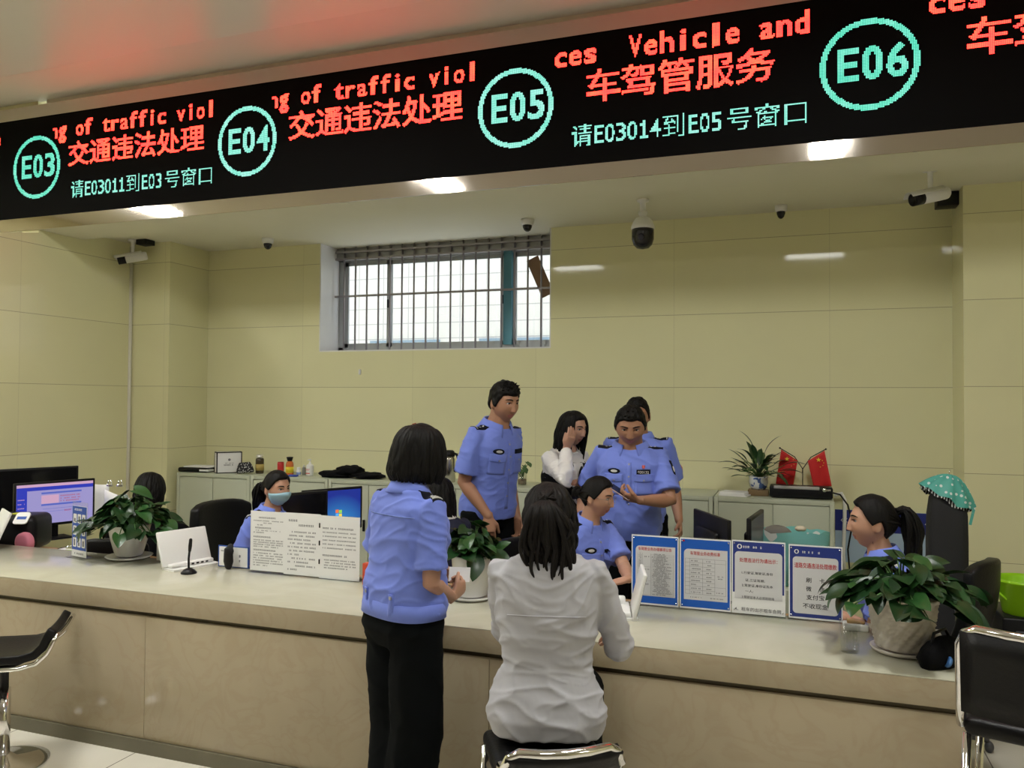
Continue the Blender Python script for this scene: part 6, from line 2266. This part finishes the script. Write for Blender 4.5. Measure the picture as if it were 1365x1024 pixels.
mb = hair_cap(True, .014, .012, 9, rough=.004, male=False)
for k in range(64):                                        # combed back to the tie
    a = rnd.uniform(25, 178); e = rnd.uniform(.62 if a < 75 else .25 if a < 100 else -.2, 1.25); a = R(rnd.choice((-1, 1)) * a)
    p0 = scalp(a, e, 1.11); tie = Vector((rnd.uniform(-.012, .012), -.122, .045 + rnd.uniform(-.02, .02)))
    pm = p0.lerp(tie, .55); pm = pm.normalized() * max(pm.length, .108); pm.z = p0.z * .5 + tie.z * .5
    clump(mb, [p0, pm, tie], .010, 8, .6)
for k in range(130):                                        # loose wavy tail
    a = rnd.uniform(-1.25, 1.25); dep = rnd.uniform(.0, .05); L = rnd.uniform(.20, .325) if rnd.random() < .7 else rnd.uniform(.16, .26)
    x0 = math.sin(a) * .03; ph = rnd.uniform(0, 6)
    pts = [Vector((x0 * .5, -.115, .055)), Vector((x0 * 1.6, -.140 - dep * .5, .030))]
    for i in range(1, 7):
        u = i / 6
        pts.append(Vector((math.sin(a) * (.050 + .042 * math.sin(PI * min(1, u * .95))) + math.sin(ph + u * 8) * .014 * u + .012 * u, -.135 - dep + .018 * math.cos(ph + u * 6) * u + .035 * u, .03 - L * u)))
    clump(mb, pts, rnd.uniform(.007, .012), 8, .65)
for s0, s1 in ((72, 165), (-165, -72)): locks_down(mb, rnd, s0, s1, 26, -.15, 1.12, 1.14, .011, .10, wave=.008, jitter=.012)
B_.hair(mb, M_HAIRB)
frame_stool((-.765, 2.50, 0), 30, 'black bar chair with a chrome loop back under the seated client', .64, .735, .36)

# ---- C  tall officer
C_ = Person('tall man officer in short sleeves standing sideways behind the middle plant', (-1.95, 5.02, 0), -112, H=1.89, lean=(2, 15), head=(-6, 10, 0), fat=1.04, width=.93, hscale=1.03)
C_.stand(.12)
C_.arm(1, at(651, 688, 4.82), pole=(.4, -1, .0), hand=(.12, -.2, -1), palm=(-.3, .9, 0), curl=(25, 30, 25))
C_.arm(-1, (-1.78, 5.12, .98), pole=(-.3, -1, 0), curl=(25, 30, 25))
C_.build_body()
C_.shirt(M_SHIRT, t0=-.08, pad=.020, folds=(.010, 6, 6, 8.0), bulge=lambda t: .012 * math.exp(-((t - .12) / .12) ** 2))
C_.uniform_front(True, None)
C_.chest(-1, .735, .085, .080, .026, 'number_tag', M_NAVY, lift=.004)
C_.collar(M_SHIRT, r=.074, h=.040, drop=.05, spread=.032, open_=44, point=.04)
C_.trousers()
for sd in (-1, 1): C_.epaulette(sd, 1, 2)
C_.hair(short_crop(2, .010, .022, .022, 120, .010))

# ---- D  woman shading her forehead
D_ = Person('woman in a white blouse and black vest pressing a hand to her forehead', (-1.49, 5.24, 0), -118, H=1.70, fem=True, lean=(0, 9), head=(6, 10, 0))
D_.stand(.1)
D_.arm(1, at(755, 598, 5.04), pole=(.5, .2, -1), hand=(.42, -.12, .9), palm=(-.75, .55, .05), curl=(12, 14, 12), thumb=(.5, .3))
D_.arm(-1, at(783, 650, 5.10), pole=(-.6, -.3, -1), hand=(-.3, -.3, .4), curl=(40, 45, 40))
D_.build_body()
D_.shirt(M_SATIN, t0=-.05, pad=.016, sleeve='long', folds=(.011, 8, 8, 4.0), name='blouse')
mb = MB(); rs = []
for t, rx, ry in ((-.12, .20, .15), (.0, .195, .145), (.25, .165, .125), (.45, .172, .13), (.62, .178, .138), (.74, .165, .128), (.84, .145, .105)):
    X, Y, Z = D_.axes(t); rs.append(ell(D_.at(t) + Y * .004, X, Y, rx * D_.s * .96, ry * D_.s * .97, 36, 2.5))
mb.rings(rs); D_.vest = remesh(mb, 'vest', M_BLACKTOP, D_.root, .007, 2, folds=(.005, 8, 6, 2))
vb = bvh_of(D_.vest); X, Y, Z = D_.axes(.6)
q = cling(vb, D_.at(.60) + Y * .05, X, Z, -Y, .085, .24, 6, 14, .005, .004, 'flap'); q.build('blouse_front', M_SATIN, D_.root, fix=False)
b = MB()
for sd in (-1, 1): clump(b, [D_.at(.80) + Y * .155 + X * sd * .01, D_.at(.70) + Y * .165 + X * sd * .022, D_.at(.5) + Y * .165 + X * sd * .03, D_.at(.36) + Y * .15 + X * sd * .026], .016, 8, .35)
b.build('neck_ribbon', M_BLACKTOP, D_.root)
D_.collar(M_SATIN, r=.066, h=.022, drop=.03, spread=.03, open_=80)
D_.trousers()
rnd = random.Random(12); mb = hair_cap(True, .016, .014, 6, rough=.003, male=False)
for s0, s1 in ((58, 180), (-180, -58)): locks_down(mb, rnd, s0, s1, 34, -.235, 1.14, 1.22, .014, .05, wave=.006)
D_.hair(mb)

# ---- F  officer at the rear
F_ = Person('man officer half hidden at the rear, behind the officer with the phone', (-1.03, 5.52, 0), 186, H=1.79, lean=(0, 2), head=(-4, 6, 0))
F_.stand(.12)
F_.arm(-1, at(905, 694, 5.46), pole=(0, -1, 0), curl=(25, 30, 25))
F_.arm(1, (-1.33, 5.50, .86), pole=(0, -1, 0), curl=(25, 30, 25))
F_.build_body()
F_.shirt(M_SHIRT, t0=-.08, pad=.020, folds=(.009, 6, 6, 3.0))
F_.uniform_front(True, None)
F_.collar(M_SHIRT, r=.074, h=.038, drop=.05, spread=.032, open_=44, point=.04)
F_.trousers()
for sd in (-1, 1): F_.epaulette(sd, 1, 2)
F_.hair(short_crop(7, .006, .014, .010, 36))

# ---- E  officer with the phone
E_ = Person('stout man officer facing the camera and looking down at his phone', (-.975, 4.98, 0), 187, H=1.75, lean=(0, 8), head=(4, 24, 0), fat=1.20, width=.99, hscale=1.04, hwide=1.08)
E_.stand(.14)
E_.arm(-1, at(853, 667, 4.66), pole=(-.75, -.35, -.7), hand=(-.93, -.15, .22), palm=(.1, .55, .8), curl=(32, 45, 35), thumb=(.8, .9))
E_.arm(1, (-1.28, 4.90, .97), pole=(.4, -1, 0), curl=(25, 30, 25))
E_.build_body()
E_.shirt(M_SHIRT, t0=-.08, pad=.020, folds=(.010, 6, 6, 13.0), bulge=lambda t: .012 * math.exp(-((t - .15) / .15) ** 2))
E_.uniform_front(True, '020132')
E_.collar(M_SHIRT, r=.074, h=.038, drop=.05, spread=.034, open_=50, point=.04)
E_.trousers()
for sd in (-1, 1): E_.epaulette(sd, 0, 3)
# arm shield on his left sleeve
s_ = E_.arms[-1]; ax = (s_['e'] - s_['a']).normalized(); c = s_['a'].lerp(s_['e'], .34)
o = cling(E_.sb, c, Vector((0, 1, 0)).cross(ax).normalized() * -1, -ax, (Vector((.75, -.45, 0)) - ax * Vector((.75, -.45, 0)).dot(ax)).normalized(), .062, .095, 8, 10, .004, .003, 'shield').build('arm_patch', M_NAVY, E_.root, fix=False)
cling(E_.sb, c + ax * .012, Vector((0, 1, 0)).cross(ax).normalized() * -1, -ax, (Vector((.75, -.45, 0)) - ax * Vector((.75, -.45, 0)).dot(ax)).normalized(), .034, .04, 6, 6, .0062, .001, 'ellipse').build('patch_emblem', M_SILVER, o, fix=False)
E_.hair(short_crop(5, .008, .016, .012, 40))
c = E_.M @ (E_.arms[-1]['w'] + E_.arms[-1]['hd'] * .085)
t = thing('smartphone', 'dark smartphone held by the stout officer', 'phone', c + Vector((-.035, .02, .022)), rot=(R(30), R(-8), R(78)))
b = MB(); b.box(-.036, .036, -.075, .075, -.004, .004, bevel=.004); b.build('body', mat('pale_pink_phone', (.5, .36, .36), .3, .3), t)
b = MB(); b.box(-.033, .033, -.070, .070, .0041, .0046); b.build('screen', M_OFF, t)

# ---- G  seated officer with glasses
G_ = Person('seated woman officer with glasses and hair tied back, beside the table sign', (-1.14, 4.34, 0), -122, H=1.64, fem=True, hip=.62, lean=(4, 16), head=(22, 9, 0), width=1.06)
G_.sit(.53, .36, .2, .40)
G_.arm(1, (-.98, 4.02, .80), pole=(1, -.5, -.6), hand=(.8, -.4, -.1), palm=(0, 0, -1), curl=(20, 25, 20))
G_.arm(-1, at(838, 772, 4.05), pole=(-.9, -.6, -.5), hand=(-.7, -.45, -.15), palm=(0, 0, -1), curl=(20, 25, 20))
G_.build_body()
G_.shirt(M_SHIRT, t0=-.12, pad=.016, folds=(.009, 7, 7, 6.0))
G_.uniform_front(True, None)
G_.chest(-1, .72, .055, .05, .022, 'number_tag', M_NAVY, lift=.004)
G_.collar(M_SHIRT, r=.066, h=.034, drop=.05, spread=.034, open_=50, point=.045)
G_.trousers()
for sd in (-1, 1): G_.epaulette(sd, 1, 2)


def pulled_back(p, seed, tail='bun', tail_len=.3, male=False):
    rnd = random.Random(seed); mb = hair_cap(True, .016, .013, seed, rough=.0025, male=False)
    for k in range(70):
        a = rnd.uniform(18, 178); e = rnd.uniform(.66 if a < 70 else .30 if a < 100 else -.2, 1.25); a = R(rnd.choice((-1, 1)) * a)
        p0 = scalp(a, e, 1.10); tie = Vector((rnd.uniform(-.01, .01), -.112, .0 + rnd.uniform(-.015, .015)))
        pm = p0.lerp(tie, .5); pm = pm.normalized() * max(pm.length, .106); pm.z = p0.z * .5 + tie.z * .5
        clump(mb, [p0, pm, tie], .009, 8, .5)
    if tail == 'bun':
        for k in range(26):
            a = rnd.uniform(0, 2 * PI); r = rnd.uniform(.022, .036)
            clump(mb, [Vector((math.cos(a + q) * r, -.128 - .018 * math.sin(q * 1.3), .0 + math.sin(a + q) * r)) for q in (0, .8, 1.6, 2.4)], .011, 8, .7)
        mb.ellipsoid((0, -.128, 0), (.032, .025, .032))
    elif tail == 'tail':
        for k in range(60):
            a = rnd.uniform(-1, 1); ph = rnd.uniform(0, 6); L = tail_len * rnd.uniform(.75, 1.05)
            pts = [Vector((a * .012, -.105, .015)), Vector((a * .025, -.150 - rnd.uniform(0, .02), .0))]
            for i in range(1, 5):
                u = i / 4
                pts.append(Vector((a * (.034 - .010 * u) + .006 * math.sin(ph + 5 * u), -.150 + .01 * math.cos(ph + 4 * u) - .012 * rnd.random(), -L * u)))
            clump(mb, pts, .010, 8, .7)
    return mb


def big_tail(mb, seed, l0, l1, z0):
    rnd = random.Random(seed)
    for k in range(120):
        a = rnd.uniform(-1, 1); ph = rnd.uniform(0, 6); L = rnd.uniform(l0, l1); dep = rnd.uniform(0, .055)
        pts = [Vector((a * .015, -.094, z0 + rnd.uniform(-.015, .015))), Vector((a * .035, -.125 - dep * .6, z0 - .002 + .02 * rnd.random()))]
        for i in range(1, 6):
            u = i / 5
            pts.append(Vector((a * (.046 - .016 * u) + .006 * math.sin(ph + 5 * u), -.132 - dep * (1 - .35 * u) + .012 * math.cos(ph + 4 * u) - .012 * u, z0 - .01 - L * u)))
        clump(mb, pts, .011, 8, .7)
    return mb


G_.hair(pulled_back(G_, 41))
P, N, bv = head_data(True)
b = MB()
for sd in (-1, 1):
    cx, cy = sd * .034, face_y(bv, sd * .030, .0) + .014
    b.tube([(cx + .0235 * math.cos(2 * PI * k / 20), cy - .006 * abs(math.cos(2 * PI * k / 20)) * (1 if math.cos(2 * PI * k / 20) * sd > 0 else 0), .004 + .0225 * math.sin(2 * PI * k / 20)) for k in range(21)], .0011, 6, cap=False)
    b.tube([(sd * .057, cy - .006, .010), (sd * .076, .03, .010), (sd * .080, -.005, .012), (sd * .079, -.018, -.006)], .0012, 6)
b.tube([(-.011, face_y(bv, 0, .006) + .006, .010), (0, face_y(bv, 0, .006) + .010, .012), (.011, face_y(bv, 0, .006) + .006, .010)], .0011, 6)
g = b.build('glasses_frame', mat('thin_metal_frame', (.25, .22, .20), .3, .8), G_.root); g.data.transform(G_.Hm)

# ---- H  woman at the right, in profile
H_ = Person('seated woman officer in left profile behind the large right plant', (.43, 4.08, 0), 97, H=1.64, fem=True, hip=.58, lean=(4, 10), head=(-3, 1, 0), width=1.04, hscale=1.12)
H_.sit(.47, .36, .2, .40)
H_.arm(1, (.12, 4.32, .80), pole=(1, -.5, -.6), palm=(0, 0, -1), curl=(20, 25, 20))
H_.arm(-1, (.14, 4.03, .80), pole=(-.8, -.6, -.5), palm=(0, 0, -1), curl=(20, 25, 20))
H_.build_body()
H_.shirt(M_SHIRT, t0=-.12, pad=.016, folds=(.009, 7, 7, 9.0))
H_.uniform_front(True, None)
H_.collar(M_SHIRT, r=.066, h=.034, drop=.05, spread=.034, open_=50, point=.045)
H_.trousers()
for sd in (-1, 1): H_.epaulette(sd, 2, 1)
H_.hair(big_tail(pulled_back(H_, 55, 'none'), 56, .25, .40, .050))

# ---- I  woman with the mask
I_ = Person('seated woman officer wearing a pale blue face mask behind the typed pages', (-3.20, 4.30, 0), -96, H=1.64, fem=True, hip=.57, lean=(3, 10), head=(-8, 6, 0), width=1.05)
I_.sit(.48, .36, .2, .40)
I_.arm(1, at(334, 772, 3.99), pole=(.0, -.6, -1), hand=(.6, -.5, -.3), palm=(0, 0, -1), curl=(20, 25, 20))
I_.arm(-1, (-2.72, 4.10, .80), pole=(-.8, -.6, -.5), palm=(0, 0, -1), curl=(20, 25, 20))
I_.build_body()
I_.shirt(M_SHIRT, t0=-.12, pad=.016, folds=(.009, 7, 7, 2.5))
I_.uniform_front(True, None)
I_.collar(M_SHIRT, r=.066, h=.034, drop=.05, spread=.034, open_=54, point=.045)
I_.trousers()
for sd in (-1, 1): I_.epaulette(sd, 2, 1)
I_.hair(big_tail(pulled_back(I_, 63, 'none'), 64, .14, .20, .0))
b = MB(); rows = []
for i in range(15):
    az = R(-78 + 156 * i / 14); row = []
    for j in range(9):
        z = -.004 - .016 * abs(math.sin(az)) - (.108 - .034 * abs(math.sin(az))) * j / 8
        h = bv.ray_cast(Vector((math.sin(az) * .3, math.cos(az) * .3, z)), Vector((-math.sin(az), -math.cos(az), 0)))
        q = h[0] if h[0] else row[-1]
        q = q + Vector((math.sin(az), math.cos(az), 0)) * (.006 + .0025 * (j % 3 == 1) + .010 * math.cos(az) * math.sin(PI * min(1, j / 7)))
        if j == 8: q = q + Vector((0, -.012, 0))
        row.append(q)
    rows.append(row)
b.grid(rows, thick=.003); m_ = b.build('face_mask', mat('pale_blue_mask', (.34, .56, .66), .7), I_.root, fix=False); m_.data.transform(I_.Hm)
b = MB()
for sd in (-1, 1):
    e = rows[14] if sd > 0 else rows[0]
    b.tube([e[0], Vector((sd * .079, .012, .022)), Vector((sd * .082, -.020, .006)), Vector((sd * .079, -.012, -.030)), e[7]], .0016, 6)
s_ = b.build('ear_loops', M_PAPER, m_); s_.data.transform(I_.Hm)

# ---- J  person at the left screen, from behind
J_ = Person('person with black hair bent over the left desk, seen from behind behind the left plant', (-4.28, 4.36, 0), 22, H=1.58, fem=True, hip=.53, lean=(6, 20), head=(0, 18, 0), hscale=1.08)
J_.sit(.44, .36, .2, .40)
J_.arm(1, (-4.22, 4.70, .80), pole=(1, -.5, -.6), palm=(0, 0, -1)); J_.arm(-1, (-4.56, 4.66, .80), pole=(-.8, -.6, -.5), palm=(0, 0, -1))
J_.build_body(.006)
J_.shirt(M_BLACKTOP, t0=-.12, pad=.016, sleeve='long', voxel=.008)
J_.trousers()
rnd = random.Random(71); mb = hair_cap(True, .018, .016, 6, rough=.003, male=False)
for s0, s1 in ((52, 180), (-180, -52)): locks_down(mb, rnd, s0, s1, 36, -.125, 1.17, 1.16, .014, .06)
J_.hair(mb)
b = MB()
for k in range(7): b.ellipsoid(scalp(R(165 + 5 * k), .62 + .05 * (k % 2), 1.16), (.008, .006, .008), 10, 6)
h = b.build('hair_clip', mat('pale_blue_clip', (.25, .32, .45), .3), J_.root); h.data.transform(J_.Hm)

# ---- K  person behind the standing officer
K_ = Person('person with long black hair seated beyond the standing woman officer, back turned', (-2.0, 4.44, 0), 52, H=1.62, fem=True, hip=.56, lean=(3, 8), head=(0, 6, 0))
K_.sit(.47, .36, .2, .40)
K_.arm(1, (-2.25, 4.80, .78), pole=(1, -.5, -.6), palm=(0, 0, -1)); K_.arm(-1, (-2.47, 4.60, .78), pole=(-.8, -.6, -.5), palm=(0, 0, -1))
K_.build_body(.006)
K_.shirt(mat('navy_jacket', (.014, .016, .04), .8), t0=-.12, pad=.018, sleeve='long', voxel=.008, name='jacket')
K_.collar(M_PAPER, r=.068, h=.03, drop=.035, spread=.026)
K_.trousers()
rnd = random.Random(18); mb = hair_cap(True, .016, .014, 6, rough=.003, male=False)
for s0, s1 in ((58, 180), (-180, -58)): locks_down(mb, rnd, s0, s1, 30, -.24, 1.13, 1.16, .014, .05, wave=.005)
K_.hair(mb)

office_chair((-3.42, 4.52, 0), -100, 'high backed black leather chair behind the masked woman', .47, .54, .60)
office_chair((-4.30, 4.34, 0), 22, 'black office chair of the person at the left desk', .43, .50, .44)
office_chair((-1.33, 4.50, 0), -118, 'black office chair behind the seated officer with glasses', .51, .48, .42)
office_chair((.625, 4.70, 0), 63, 'empty black office chair at the right by the green bucket', .50, .40, .50, None, False)
office_chair((.46, 4.10, 0), 97, 'black office chair under the woman in left profile', .45, .46, .20)
office_chair((-1.97, 4.41, 0), 52, 'black office chair under the long haired person beyond the counter', .45, .46, .20)
